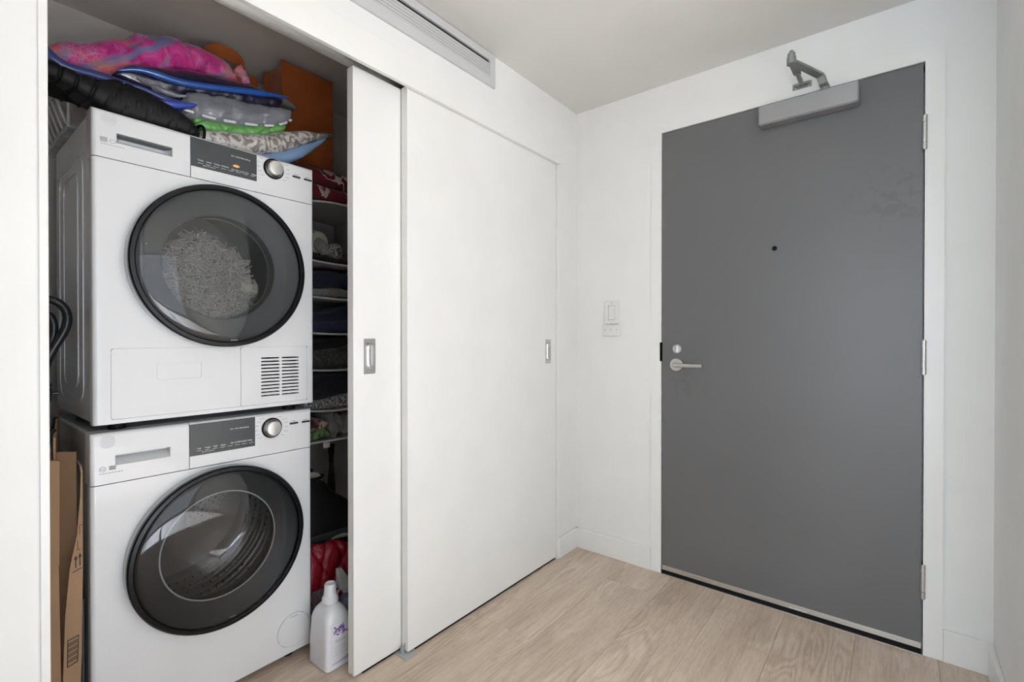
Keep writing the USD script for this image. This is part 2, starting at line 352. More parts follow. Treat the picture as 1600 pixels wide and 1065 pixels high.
# ---- ceiling, walls
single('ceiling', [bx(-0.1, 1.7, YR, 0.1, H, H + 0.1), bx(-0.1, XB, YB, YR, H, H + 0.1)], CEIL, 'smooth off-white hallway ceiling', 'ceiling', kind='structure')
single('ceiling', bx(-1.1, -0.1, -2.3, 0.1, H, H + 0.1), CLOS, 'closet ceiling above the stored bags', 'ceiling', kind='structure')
wl = Polygon([(YB, 0), (OY0, 0), (OY0, 2.035), (OY1, 2.035), (OY1, 0), (0, 0), (0, H), (YB, H)])
single('wall_left', extr(wl, 0.1, 'x', -0.1), WALL, 'white hallway wall with the closet opening', 'wall', kind='structure')
wb = Polygon([(-0.1, 0), (DX0 - 0.02, 0), (DX0 - 0.02, DZ + 0.02), (DX1 + 0.02, DZ + 0.02), (DX1 + 0.02, 0), (1.7, 0), (1.7, H), (-0.1, H)])
single('wall_back', extr(wb, 0.12, 'y', 0.0), WALL, 'white wall round the grey entry door', 'wall', kind='structure')
single('wall_right', bx(RX, RX + 0.12, YR - 0.1, 0.0, 0, H), WALL, 'white wall at the right edge, beside the entry door', 'wall', kind='structure')
single('wall_closet_back', bx(CXB - 0.1, CXB, -2.2, 0.1, 0, H), CLOS, 'back wall of the closet behind the machines', 'wall', kind='structure')
single('wall_closet_left', bx(CXB, -0.1, -2.16, -2.045, 0, H), CLOS, 'left side wall of the closet', 'wall', kind='structure')
single('wall_closet_right', bx(CXB, -0.1, -0.06, 0.0, 0, H), CLOS, 'right side wall of the closet', 'wall', kind='structure')
# living room behind and to the right of the camera
single('wall_living_near', bx(RX + 0.12, XB, YR - 0.1, YR, 0, H), WALL, 'living room wall to the right of the hallway mouth', 'wall', kind='structure')
def window_wall(n, axis, at, a0, a1, o0, o1):
    g = Polygon([(a0, 0), (a1, 0), (a1, H), (a0, H)], [[(o0, 0.12), (o1, 0.12), (o1, 2.2), (o0, 2.2)][::-1]])
    single('wall_window_%d' % n, extr(g, 0.1, axis, at - (0.1 if axis == 'y' else 0)), WALL, ['living room wall with the wide window right of the camera', 'living room wall with the narrower window behind the camera'][n - 1], 'wall', kind='structure')
    m = at + 0.05 if axis == 'x' else at - 0.05
    B = (lambda u0, u1, z0, z1: bx(m - 0.03, m + 0.03, u0, u1, z0, z1)) if axis == 'x' else (lambda u0, u1, z0, z1: bx(u0, u1, m - 0.03, m + 0.03, z0, z1))
    wn = thing('window_%d' % n, ['wide window in the right living room wall', 'window in the living room wall behind the camera'][n - 1], 'window', ((m, (o0 + o1) / 2, 0.12) if axis == 'x' else ((o0 + o1) / 2, m, 0.12)), kind='structure')
    part(wn, 'window_frame', [B(o0, o1, 0.12, 0.18), B(o0, o1, 2.14, 2.2), B(o0, o0 + 0.06, 0.18, 2.14), B(o1 - 0.06, o1, 0.18, 2.14)], WINF)
    for f in (1 / 3, 2 / 3): part(wn, 'mullion', B(o0 + (o1 - o0) * f - 0.03, o0 + (o1 - o0) * f + 0.03, 0.18, 2.14), WINF)
single('wall_stub', bx(0.0, 0.85, -2.42, -2.30, 0, H), WALL, 'added unseen wall on the left behind the camera, blocks window light', 'wall', kind='structure')  # added out of view to shade the left wall strip and the machines
window_wall(1, 'x', XB, YB, YR, -4.1, -0.9)
window_wall(2, 'y', YB, -0.1, XB, 0.4, 2.8)
# downlight fittings
for k, (lx, ly) in enumerate(LAMPS):
    zc = H
    d = thing('ceiling_downlight', ['recessed downlight just behind the camera', 'recessed living room downlight nearest the hallway', 'recessed living room downlight farthest from the hallway'][k], 'ceiling light', (lx, ly, zc - 0.012), kind='structure')
    part(d, 'trim_ring', lathe([(0.062, 0.0), (0.085, 0.0), (0.088, 0.004), (0.088, 0.012), (0.062, 0.012), (0.062, 0.0)], 48, 'z', (lx, ly, zc - 0.012)), TRIM)
    part(d, 'housing', lathe([(0.062, 0.0), (0.062, 0.011), (0.0001, 0.0112)], 48, 'z', (lx, ly, zc - 0.0115)), TRIM)

# ---- trims
single('trim_1', bx(0.0, 0.0165, OY0 - 0.012, OY1 + 0.0, OZ, 2.063, 0.0012), TRIM, 'flat white fascia board over the sliding doors', 'trim', kind='structure')
single('trim_2', bx(-0.1, 0.006, OY1 - 0.012, OY1 - 0.0005, 0.0, OZ, 0.001), TRIM, 'thin white jamb board at the right end of the closet', 'trim', kind='structure')
single('trim_3', bx(-0.1, 0.006, OY0 - 0.002, OY0 + 0.012, 0.0, OZ, 0.001), TRIM, 'thin white jamb board at the left end of the closet', 'trim', kind='structure')
fr = Polygon([(0.4111, 0), (DX0, 0), (DX0, DZ), (DX1, DZ), (DX1, 0), (1.4425, 0), (1.4425, 2.104), (0.4111, 2.104)])
t4 = thing('trim_4', 'flush white steel frame round the grey entry door', 'door frame', (0.93, 0, 0), kind='structure')
part(t4, 'frame', extr(fr, 0.128, 'y', -0.006), TRIM, smooth=False)
part(t4, 'stop', [bx(DX0 - 0.001, DX0 + 0.016, 0.046, 0.06, 0, DZ), bx(DX1 - 0.016, DX1 + 0.001, 0.046, 0.06, 0, DZ), bx(DX0, DX1, 0.046, 0.06, DZ - 0.016, DZ)], TRIM)
part(t4, 'strike_plate', [bx(0.4545, DX0 - 0.0004, -0.0072, -0.0055, 0.990, 1.077), bx(DX0 - 0.001, DX0 + 0.0006, -0.0072, 0.03, 0.990, 1.077)], BLACKR, label='black strike plate')
single('baseboard_left', bx(0.0, 0.0135, OY1 - 0.0005, 0.0, 0.0, 0.102, 0.0022), TRIM, 'short white baseboard between closet jamb and corner', 'baseboard', kind='structure')
single('baseboard_back', bx(0.0, 0.4107, -0.0125, 0.0, 0.0, 0.102, 0.0022), TRIM, 'white baseboard between the corner and the door frame', 'baseboard', kind='structure')
single('baseboard_back_right', bx(1.4429, RX, -0.0125, 0.0, 0.0, 0.108, 0.0022), TRIM, 'white baseboard to the right of the entry door frame', 'baseboard', kind='structure')
single('baseboard_right', bx(RX - 0.0135, RX, YR, -0.0125, 0.0, 0.108, 0.0022), TRIM, 'white baseboard along the right wall', 'baseboard', kind='structure')
single('baseboard_left_rear', bx(0.0, 0.0135, YB, OY0 - 0.013, 0.0, 0.102, 0.0022), TRIM, 'white baseboard left of the closet', 'baseboard', kind='structure')
single('trim_5', bx(DX0, DX1, -0.012, 0.10, 0.0, 0.0022, 0.0008), ALU, 'thin pale threshold strip under the entry door', 'threshold', kind='structure')
single('wall_corridor', bx(0.3, 1.6, 0.13, 0.15, 0, 2.2), DARK, 'unlit corridor beyond the entry door', 'wall', kind='structure')

# ---- entry door
d1 = thing('door_1', 'plain grey painted entry door with lever and closer', 'door', (0.925, 0.02, 0.0), kind='structure')
part(d1, 'door_leaf', bx(0.4632, 1.3868, -0.001, 0.044, 0.012, DZ - 0.003, 0.0012), GREY)
swp = part(d1, 'door_sweep', bx(0.4645, 1.3865, -0.0055, 0.0, 0.0188, 0.0385, 0.001), ALU, label='aluminium strip of the door bottom seal')
part(swp, 'rubber_seal', bx(0.4642, 1.3865, -0.0052, 0.02, 0.0022, 0.0192), BLACKR, label='black rubber sweep')
for sx in (0.544, 0.700, 0.854, 1.009, 1.166, 1.322):
    part(swp, 'screw', lathe([(0.0001, -0.0022), (0.003, -0.0017), (0.0042, 0.0), (0.0042, 0.002)], 14, 'y', (sx, -0.0055, 0.030)), STEEL)
part(swp, 'maker_plate', bx(0.985, 1.045, -0.0061, -0.005, 0.0215, 0.0265), VENTM)
for zc in (1.8055, 1.0305, 0.2545):
    hg = part(d1, 'hinge', [cyl((1.3905, -0.0075, zc - 0.034), (1.3905, -0.0075, zc + 0.034), 0.0072), bx(1.3868, 1.3905, -0.006, 0.03, zc - 0.057, zc + 0.057)], STEEL)
    part(hg, 'knuckle', [cyl((1.3905, -0.0075, zc + 0.035), (1.3905, -0.0075, zc + 0.057), 0.0075)], STEEL)
    part(hg, 'knuckle', [cyl((1.3905, -0.0075, zc - 0.057), (1.3905, -0.0075, zc - 0.035), 0.0075)], STEEL)
    part(hg, 'pin_tip', [cyl((1.3905, -0.0075, zc - 0.060), (1.3905, -0.0075, zc - 0.057), 0.0055), cyl((1.3905, -0.0075, zc + 0.057), (1.3905, -0.0075, zc + 0.060), 0.0055)], STEEL)
LX, LZ = 0.5325, 0.976
lv = part(d1, 'lever_rose', lathe([(0.0001, -0.0115), (0.026, -0.0115), (0.0285, -0.0105), (0.0295, -0.007), (0.0295, 0.0)], 48, 'y', (LX, -0.001, LZ)), STEEL)
part(lv, 'lever', [tube(spline([(LX, -0.008, LZ), (LX, -0.035, LZ), (LX + 0.004, -0.05, LZ), (LX + 0.02, -0.055, LZ), (LX + 0.07, -0.056, LZ - 0.001), (LX + 0.128, -0.056, LZ - 0.001)], 40), 0.0095, 18)], STEEL)
tt = part(d1, 'deadbolt_rose', lathe([(0.0001, -0.012), (0.0185, -0.012), (0.0215, -0.009), (0.022, 0.0)], 40, 'y', (0.5355, -0.001, 1.0475)), STEEL)
part(tt, 'thumb_turn', bx(0.5320, 0.5390, -0.031, -0.012, 1.030, 1.065, 0.002), STEEL)
part(d1, 'peephole', [lathe([(0.005, -0.003), (0.0085, -0.003), (0.0092, 0.0)], 24, 'y', (0.929, -0.001, 1.461)), lathe([(0.0001, -0.001), (0.005, -0.003)], 24, 'y', (0.929, -0.001, 1.461))], BLACKR, label='dark peephole')
# ---- closet sliding doors
def slider(n, y0, y1, x1, label, py, pz):
    d = thing('door_%d' % n, label, 'sliding door', (x1 - 0.0165, (y0 + y1) / 2, 0.0), kind='structure')
    x0 = x1 - 0.033
    leaf = man(bx(x0, x1, y0, y1, 0.0085, 1.9676, 0.0014))
    leaf -= man(bx(x0 + 0.012, x1 - 0.015, y0 - 0.01, y1 + 0.01, 0.0, 0.034))           # guide groove in the bottom edge
    leaf -= man(bx(x1 - 0.022, x1 + 0.01, py - 0.019, py + 0.019, pz - 0.054, pz + 0.054))
    part(d, 'door_panel', leaf, SLIDE)
    part(d, 'bottom_seal', bx(x0 + 0.004, x1 - 0.003, y0 + 0.035, y1 - 0.004, 0.0012, 0.0095), BLACKR, label='dark strip painted as the shadow gap under the door')  # black strip added in place of the shadow gap below the leaf
    ring = Polygon(rrect(py - 0.0222, py + 0.0222, pz - 0.058, pz + 0.058, 0.001, 2).exterior, [rrect(py - 0.0148, py + 0.0148, pz - 0.0435, pz + 0.0435, 0.001, 2).exterior.coords[:]])
    p = part(d, 'flush_pull', extr(ring, 0.0022, 'x', x1 - 0.0006), STEEL)
    # scooped cup
    ys = np.linspace(-1, 1, 15); zs = np.linspace(-1, 1, 21); V = []
    for a in ys:
        for b in zs:
            dep = 0.017 * (1 - abs(a) ** 2.2) ** 0.6 * (1 - abs(b) ** 6) ** 0.5
            V.append((x1 - 0.0005 - dep, py + a * 0.0150, pz + b * 0.0438))
    V = np.array(V); Fq = [[i * 21 + j, (i + 1) * 21 + j, (i + 1) * 21 + j + 1, i * 21 + j + 1] for i in range(14) for j in range(20)]
    part(p, 'cup', (V, np.array(Fq)), ALU)
    for s in (-1, 1):
        part(p, 'screw', lathe([(0.0028, 0.0), (0.0026, 0.0008), (0.0001, 0.0012)], 14, 'x', (x1 + 0.0012, py, pz + s * 0.0505)), ALU)
    return d
slider(2, -1.119, -0.192, -0.002, 'front white sliding closet door on the right, small pull by the jamb', -0.262, 1.033)
slider(3, -1.3063, -0.37, -0.0405, 'rear white sliding closet door beside the detergent bottle', -1.246, 1.037)
single('sliding_track', [bx(-0.078, -0.001, OY0, OY1 - 0.013, 1.994, 2.02), bx(-0.078, -0.0755, OY0, OY1 - 0.013, 1.975, 1.994)], STEEL, 'metal sliding track under the closet header', 'track', kind='structure')
gd = thing('door_guide', 'small clear plastic floor guide where the sliding doors overlap', 'floor guide', (-0.04, -1.118, 0.0))
part(gd, 'base_plate', bx(-0.075, 0.018, -1.145, -1.095, 0.0, 0.003, 0.0008), flat('guide_plastic', (0.45, 0.46, 0.47), 0.3))
part(gd, 'fin', bx(-0.0225, -0.0185, -1.135, -1.121, 0.003, 0.024), flat('guide_fin', (0.35, 0.36, 0.37), 0.3))

# ---- door closer
dc = thing('door_closer', 'silver hydraulic door closer with folded arm above the grey door', 'door closer', (1.044, -0.001, 1.95))
part(dc, 'cover', bx(0.880, 1.208, -0.058, -0.0015, 1.950, 2.028, 0.0045), CLOSERM)
part(dc, 'cover_seam', bx(0.8815, 1.2065, -0.0588, -0.057, 1.954, 1.9555), ARMM)
part(dc, 'pinion', [cyl((1.103, -0.03, 2.026), (1.103, -0.03, 2.042), 0.015), cyl((1.103, -0.03, 2.042), (1.103, -0.03, 2.050), 0.010)], ARMM)
def bar(P, w, t):
    """A flat bar of width w (vertical) and thickness t along P."""
    P = np.asarray(P, float); V = []
    for i in range(len(P)):
        T = P[min(i + 1, len(P) - 1)] - P[max(i - 1, 0)]; T = T / np.linalg.norm(T)
        s = np.cross(T, [0, 0, 1.0]); s /= max(np.linalg.norm(s), 1e-9); u = np.cross(s, T)
        for a, b in ((-1, -1), (1, -1), (1, 1), (-1, 1)): V.append(P[i] + s * a * w / 2 + u * b * t / 2)
    F = []
    for i in range(len(P) - 1):
        for j in range(4):
            k = (j + 1) % 4; F += [[4 * i + j, 4 * i + k, 4 * i + 4 + k], [4 * i + j, 4 * i + 4 + k, 4 * i + 4 + j]]
    n = 4 * (len(P) - 1); F += [[0, 2, 1], [0, 3, 2], [n, n + 1, n + 2], [n, n + 2, n + 3]]
    t_ = trimesh.Trimesh(V, F); t_.fix_normals(); return t_
EL = (1.020, -0.222, 2.088)
part(dc, 'main_arm', bar([(1.104, -0.020, 2.045), (1.102, -0.040, 2.046), (1.098, -0.050, 2.054), (1.094, -0.058, 2.070), (1.090, -0.066, 2.077), (1.055, -0.144, 2.081), (EL[0], EL[1], 2.082)], 0.028, 0.008), ARMM)
part(dc, 'forearm', [bar([(EL[0], EL[1], 2.090), (1.021, -0.15, 2.091), (1.0225, -0.10, 2.091)], 0.024, 0.008), cyl((1.0222, -0.11, 2.091), (1.024, -0.035, 2.089), 0.008), cyl((1.0238, -0.05, 2.0893), (1.0245, -0.018, 2.089), 0.0055)], ARMM)
part(dc, 'elbow', [cyl((EL[0], EL[1], 2.074), (EL[0], EL[1], 2.099), 0.0150), cyl((EL[0], EL[1], 2.099), (EL[0], EL[1], 2.112), 0.0125), cyl((EL[0], EL[1], 2.112), (EL[0], EL[1], 2.122), 0.009, 0.006)], ARMM)
br = part(dc, 'frame_bracket', [bx(0.992, 1.057, -0.008, -0.0032, 2.074, 2.098, 0.001), bx(0.999, 1.014, -0.022, -0.008, 2.083, 2.090), bx(1.035, 1.050, -0.022, -0.008, 2.083, 2.090), bx(0.999, 1.050, -0.026, -0.018, 2.082, 2.091, 0.002)], ARMM)
for sx in (1.003, 1.046): part(br, 'screw', lathe([(0.0001, -0.003), (0.0035, -0.002), (0.0042, 0)], 14, 'y', (sx, -0.008, 2.079)), STEEL)

# ---- light switch and remote holder
sw = thing('light_switch', 'white rocker light switch on the wall beside the entry door', 'light switch', (0.205, 0, 1.168))
pl = man(bx(0.165, 0.246, -0.006, 0.0, 1.168, 1.283, 0.0025)) - man(bx(0.1865, 0.2235, -0.02, -0.002, 1.1865, 1.2615))
part(sw, 'cover_plate', pl, SWITCH)
part(sw, 'rocker', bx(0.188, 0.222, -0.0085, -0.002, 1.188, 1.260, 0.002), SWITCH)
for z in (1.1775, 1.2735): part(sw, 'screw', lathe([(0.0001, -0.0012), (0.003, -0.0008), (0.0034, 0)], 14, 'y', (0.205, -0.006, z)), VENTM)
wc = thing('wall_control', 'small white three-button control mounted under the light switch', 'wall control', (0.2055, 0, 1.107))
part(wc, 'body', [bx(0.159, 0.252, -0.012, 0.0, 1.107, 1.163, 0.003), bx(0.159, 0.252, -0.0145, -0.011, 1.157, 1.163, 0.001)], SWITCH)
for x in (0.172, 0.205, 0.238):
    part(wc, 'button', lathe([(0.0001, -0.0022), (0.0035, -0.002), (0.004, 0)], 18, 'y', (x, -0.012, 1.139)), VENTM)

# ---- supply air grille
vg = thing('air_vent', 'long white linear air grille high on the closet wall', 'air vent', (0.0, -1.25, 2.134))
VY0, VY1, VZ0, VZ1 = -1.85, -0.666, 2.1345, 2.2685
fp = Polygon([(VY0, VZ0), (VY1, VZ0), (VY1, VZ1), (VY0, VZ1)], [[(VY0 + 0.03, VZ0 + 0.036), (VY1 - 0.034, VZ0 + 0.036), (VY1 - 0.034, VZ1 - 0.03), (VY0 + 0.03, VZ1 - 0.03)]])
part(vg, 'frame', extr(fp, 0.009, 'x', 0.0), VENTM)
part(vg, 'backing', bx(-0.0005, 0.0009, VY0 + 0.02, VY1 - 0.02, VZ0 + 0.03, VZ1 - 0.02), DARK)
zz0, zz1 = VZ0 + 0.036, VZ1 - 0.03
for k in range(5):
    zc = zz0 + 0.0060 + k * 0.0112
    s = bx(-0.0039, 0.0039, VY0 + 0.028, VY1 - 0.032, -0.0012, 0.0012)
    s.apply_transform(trimesh.transformations.rotation_matrix(math.radians(-44), (0, 1, 0))); s.apply_translation((0.0070, 0, zc))
    part(vg, 'slat', s, VENTM)

# ================================================================== LAUNDRY MACHINES
FX = -0.28
def text_on(txt, h, w0, u0, v0, center=True, depth=0.0004, bold=False):
    """Lettering on the front plane of a machine (local: w front, u right, v up)."""
    t = meshkit.text_mesh(txt, h, depth, bold)
    v = t.vertices; cx = (v[:, 0].min() + v[:, 0].max()) / 2 if center else 0
    t.vertices = np.stack([v[:, 2] + w0, v[:, 0] - cx + u0, v[:, 1] + v0], 1)
    return t
def ring2(u, v, r0, r1): return Polygon(Point(u, v).buffer(r1, quad_segs=24).exterior, [Point(u, v).buffer(r0, quad_segs=24).exterior.coords[:]])
def machine(kind, y0, z0, Wd, Ht, line, dcen, zb, label, cat):
    name = 'tumble_dryer' if kind == 'dryer' else 'washing_machine'
    T = thing(name, label, cat, (FX, y0, z0))
    P = lambda n, m, mat, par=None, **k: part(par or T, n, m, mat, local=True, **k)
    cu, cv = dcen; R = 0.238
    hole = lambda d, r: man(cyl((0.1, cu, cv), (-d, cu, cv), r, n=96))
    # front panel (from its bottom to the control band), with rounded upright edges
    def rounded_front(v0, v1, w1, r=0.011, topr=0.0, inset=0.0):
        poly = Polygon([(w1, inset), (-r, inset)] + [(-r + r * math.sin(a), inset + r - r * math.cos(a)) for a in np.linspace(0, np.pi / 2, 7)] + [(-r + r * math.cos(a), Wd - inset - r + r * math.sin(a)) for a in np.linspace(0, np.pi / 2, 7)] + [(w1, Wd - inset)])
        return man(extr(poly, v1 - v0, 'z', v0))
    fp_ = rounded_front(zb, line - 0.0011, -0.032) - hole(0.2, 0.205)
    if kind == 'dryer':
        # two covers below the door are separate parts: cut their seat
        fp_ -= man(bx(-0.006, 0.1, 0.0360, 0.5690, 0.0115, 0.1975)) + man(bx(-0.1, 0.1, 0.408, 0.545, 0.030, 0.170))
    else:
        fp_ -= man(cyl((0.1, 0.525, 0.108), (-0.006, 0.525, 0.108), 0.0558, n=64))
    front = P('front_panel', fp_, MWHITE)
    # cabinet (sides, top, back)
    cab = man(bx(-0.505, -0.034, 0.0022, Wd - 0.0022, zb + 0.001, Ht - 0.001, 0.006)) - man(cyl((0.1, cu, cv), (-0.47, cu, cv), 0.262, n=96))
    cabp = P('cabinet', cab, MSIDE)
    for (w0, w1, v0, v1, r) in ((-0.44, -0.115, 0.05, Ht - 0.09, 0.05), (-0.375, -0.18, 0.085, Ht - 0.125, 0.045)):
        g = Polygon(rrect(w0, w1, v0, v1, r).exterior, [rrect(w0 + 0.0032, w1 - 0.0032, v0 + 0.0032, v1 - 0.0032, r - 0.0032).exterior.coords[:]])
        for yy in (0.0008, Wd - 0.0032): P('embossed_rib', extr(g, 0.0024, 'y', yy), MSIDE, cabp)
    P('edge_strip', [bx(-0.0345, -0.0315, 0.0008, 0.0035, zb + 0.002, line - 0.004), bx(-0.0345, -0.0315, Wd - 0.0035, Wd - 0.0008, zb + 0.002, line - 0.004)], MWHITE, cabp)
    # control band: drawer / pocket on the left, fascia on the right
    du = 0.2185
    band = rounded_front(line + 0.0011, Ht, -0.06)
    # soft top front edge
    edge = extr(Polygon([(0.001, Ht + 0.001), (0.001, Ht - 0.012)] + [(-0.012 + 0.012 * math.cos(a), Ht - 0.012 + 0.012 * math.sin(a)) for a in np.linspace(0, np.pi / 2, 7)] + [(-0.012, Ht + 0.001)]), Wd + 0.2, 'y', -0.1)
    band -= man(edge)
    left = band ^ man(bx(-0.2, 0.1, -0.1, du - 0.0009, 0, 2))
    right = band ^ man(bx(-0.2, 0.1, du + 0.0009, 2, 0, 2))
    if kind == 'dryer': pu0, pu1, pv0, pv1 = 0.050, 0.174, 0.735, 0.7605
    else: pu0, pu1, pv0, pv1 = 0.050, 0.172, 0.7635, 0.7905
    um = (pu0 + pu1) / 2; ul = (pu1 - pu0) / 2
    wedge = man(extr(Polygon([(0.001, pv0), (0.001, pv1), (-0.005, pv1), (-0.007, pv1 + 0.016), (-0.048, pv1 + 0.016), (-0.046, pv1 - 0.006), (-0.012, pv0 + 0.003), (-0.001, pv0)] if kind == 'dryer' else [(0.001, pv0), (0.001, pv1), (-0.003, pv1), (-0.004, pv1 + 0.010), (-0.034, pv1 + 0.010), (-0.030, pv1 - 0.008), (-0.0015, pv0)]), pu1 - pu0, 'y', pu0))
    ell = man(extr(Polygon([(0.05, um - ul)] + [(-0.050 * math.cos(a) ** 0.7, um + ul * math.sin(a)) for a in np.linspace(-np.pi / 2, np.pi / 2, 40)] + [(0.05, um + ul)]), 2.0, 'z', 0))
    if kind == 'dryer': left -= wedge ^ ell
    else: left -= wedge
    dn = 'detergent_drawer' if kind == 'washer' else 'water_tank_drawer'
    drawer = P(dn, left, MWHITE)
    if kind == 'dryer': P('handle_recess', (man(bx(-0.047, -0.0035, pu0 - 0.002, pu1 + 0.002, pv1 - 0.0035, pv1 - 0.0005)) ^ ell), flat('pocket_shade_grey', (0.13, 0.135, 0.14), 0.6), drawer, label='dark finger recess')  # added grey insert: the pocket shadow is put into its dark colour
    P('badge', [lathe([(0.0001, 0.0004), (0.0150, 0.0004), (0.0165, 0.0001), (0.0165, -0.001)], 40, 'x', (0, 0.034, Ht - 0.0235)), text_on('GE', 0.012, 0.0004, 0.034, Ht - 0.0295)], BADGE, drawer, label='round silver badge')
    sv = Ht - 0.078 if kind == 'dryer' else Ht - 0.093
    if kind == 'dryer': st = [extr(sbox(0.016, sv - 0.006, 0.031, sv + 0.006), 0.0004, 'x', 0.0001), extr(affinity.scale(ring2(0.042, sv - 0.001, 0.0035, 0.005), 1.4, 1), 0.0004, 'x', 0.0001), extr(sbox(0.05, sv - 0.002, 0.068, sv - 0.0005), 0.0004, 'x', 0.0001)]
    else: st = [extr(ring2(0.024, sv, 0.0055, 0.0068), 0.0004, 'x', 0.0001), text_on('he', 0.005, 0.0001, 0.024, sv - 0.0025), extr(sbox(0.037, sv - 0.004, 0.051, sv + 0.001), 0.0004, 'x', 0.0001), extr(sbox(0.037, sv + 0.002, 0.051, sv + 0.006), 0.0004, 'x', 0.0001)]
    st += [extr(sbox(0.018 + 0.0062 * q, sv - 0.0125, 0.018 + 0.0062 * q + 0.0042, sv - 0.0105), 0.0004, 'x', 0.0001) for q in range(8)]
    P('energy_mark', st, MGREY if kind == 'washer' else flat('print_pale_grey', (0.42, 0.42, 0.43), 0.6), drawer, label='small grey energy marks')
    # fascia with the display window let in
    dv0, dv1, u0, u1 = (Ht - 0.0905, Ht - 0.0065, 0.2195, 0.4025) if kind == 'dryer' else (Ht - 0.0975, Ht - 0.0055, 0.2195, 0.4010)
    right -= man(bx(-0.004, 0.1, u0, u1, dv0, dv1))
    fas = P('control_panel', right, MWHITE)
    disp = P('display', bx(-0.004, 0.0006, u0 + 0.0004, u1 - 0.0004, dv0 + 0.0004, dv1 - 0.0004, 0.0005), DISP, fas, label='dark glass display')
    words = [text_on('Est. Time Remaining', 0.0042, 0.0007, u0 + 0.135, dv0 + 0.062 if kind == 'washer' else dv0 + 0.058)]
    if kind == 'washer':
        for q, wd_ in enumerate(('Soil', 'Temp', 'Spin', 'Rinse')): words.append(text_on(wd_, 0.0042, 0.0007, u0 + 0.024 + q * 0.0215, dv0 + 0.0175))
        for q, wd_ in enumerate(('My Cycle', 'Prewash', 'Delay')): words.append(text_on(wd_, 0.0042, 0.0007, u0 + 0.122 + q * 0.0215, dv0 + 0.0195))
    else:
        for q, wd_ in enumerate(('Temp', 'Level', 'Damp', 'Wrinkle')): words.append(text_on(wd_, 0.0042, 0.0007, u0 + 0.024 + q * 0.022, dv0 + 0.019))
        for q, wd_ in enumerate(('Dry', 'My Cycle', 'Eco', 'Delay')): words.append(text_on(wd_, 0.0042, 0.0007, u0 + 0.113 + q * 0.0205, dv0 + 0.0165))
    for q in range(8): words.append(extr(sbox(u0 + 0.017 + q * 0.0208, dv0 + 0.0125, u0 + 0.031 + q * 0.0208, dv0 + 0.0134), 0.0003, 'x', 0.0006))
    words.append(extr(Point(u0 + 0.033, dv0 + 0.008).buffer(0.0016), 0.0003, 'x', 0.0006)); words.append(extr(Point(u0 + 0.054, dv0 + 0.008).buffer(0.0012), 0.0003, 'x', 0.0006))
    words.append(extr(sbox(u0 + 0.036, dv0 + 0.0076, u0 + 0.064, dv0 + 0.0083), 0.0003, 'x', 0.0006))
    P('lettering', words, WPRINT, disp, smooth=False)
    if kind == 'dryer': P('signal_lamp', extr(affinity.scale(Point(u0 + 0.122, dv0 + 0.031).buffer(0.0065), 1.5, 0.62), 0.0004, 'x', 0.0006), AMBER, disp, label='amber lit oval indicator')
    ku, kv = (0.4555, Ht - 0.037) if kind == 'dryer' else (0.4530, Ht - 0.0475)
    kn = P('knob', [lathe([(0.0325, 0.0), (0.0325, 0.003), (0.029, 0.006), (0.0265, 0.006), (0.0255, 0.003), (0.0001, 0.003)], 64, 'x', (0, ku, kv))], RIMB, fas)
    P('knob_cap', lathe([(0.0235, 0.003), (0.0232, 0.020), (0.0220, 0.0228), (0.0205, 0.0235), (0.0001, 0.0235)], 64, 'x', (0, ku, kv)), CHROME, kn, label='brushed metal knob cap')
    P('knob_ring', lathe([(0.0285, 0.0058), (0.0262, 0.0085), (0.0243, 0.0058)], 64, 'x', (0, ku, kv)), CHROME, kn)
    marks = []
    for q in range(6):
        for s in (-1, 1):
            an = math.radians(-48 + 22 * q); uu = ku + s * 0.0395 * math.cos(an) + s * 0.0035; vv = kv + 0.0395 * math.sin(an) * 0.95
            l = (0.013, 0.011, 0.014, 0.010, 0.012, 0.015)[(q + (s > 0)) % 6]
            marks.append(extr(sbox(uu if s > 0 else uu - l, vv - 0.0007, uu + l if s > 0 else uu, vv + 0.0007), 0.0003, 'x', 0.0001))
    for (s0, s1) in (((0.519, 0.546), (0.559, 0.587)) if kind == 'dryer' else ((0.513, 0.542), (0.5545, 0.5835))):
        sv_ = Ht - 0.0425
        P('button', bx(-0.002, 0.0014, s0, s1, sv_ - 0.0032, sv_ + 0.0032, 0.001), DISP, fas, label='slim dark push button')
        marks.append(extr(sbox(s0 + 0.006, sv_ + 0.0065, s1 - 0.008, sv_ + 0.0085), 0.0003, 'x', 0.0001))
    P('dial_marks', marks, MGREY, fas, smooth=False)
    # the porthole door
    dr = P('door', lathe([(0.205, 0.0005), (R - 0.004, 0.0005), (R, 0.003), (R, 0.030), (R - 0.0025, 0.036), (R - 0.008, 0.038), (R - 0.008, 0.030), (0.205, 0.006), (0.205, 0.0005)], 128, 'x', (0, cu, cv)), RIMS, label='porthole door with silver edge')
    P('rim', lathe([(R + 0.0004, 0.027), (R + 0.0004, 0.0385), (R - 0.003, 0.0435), (R - 0.012, 0.0445), (R - 0.015, 0.042), (R - 0.015, 0.034), (R - 0.006, 0.027), (R + 0.0004, 0.027)], 128, 'x', (0, cu, cv)), RIMB, dr, label='glossy black ring')
    prof = [(R - 0.0145, 0.040)] + [((R - 0.0145) * math.cos(a), 0.040 + 0.020 * math.sin(a)) for a in np.linspace(0.06, np.pi / 2 - 0.001, 26)]
    P('door_glass', lathe(prof, 128, 'x', (0, cu, cv)), SMOKE if kind == 'dryer' else SMOKE2, dr, label='smoked glass dome', smooth=True)
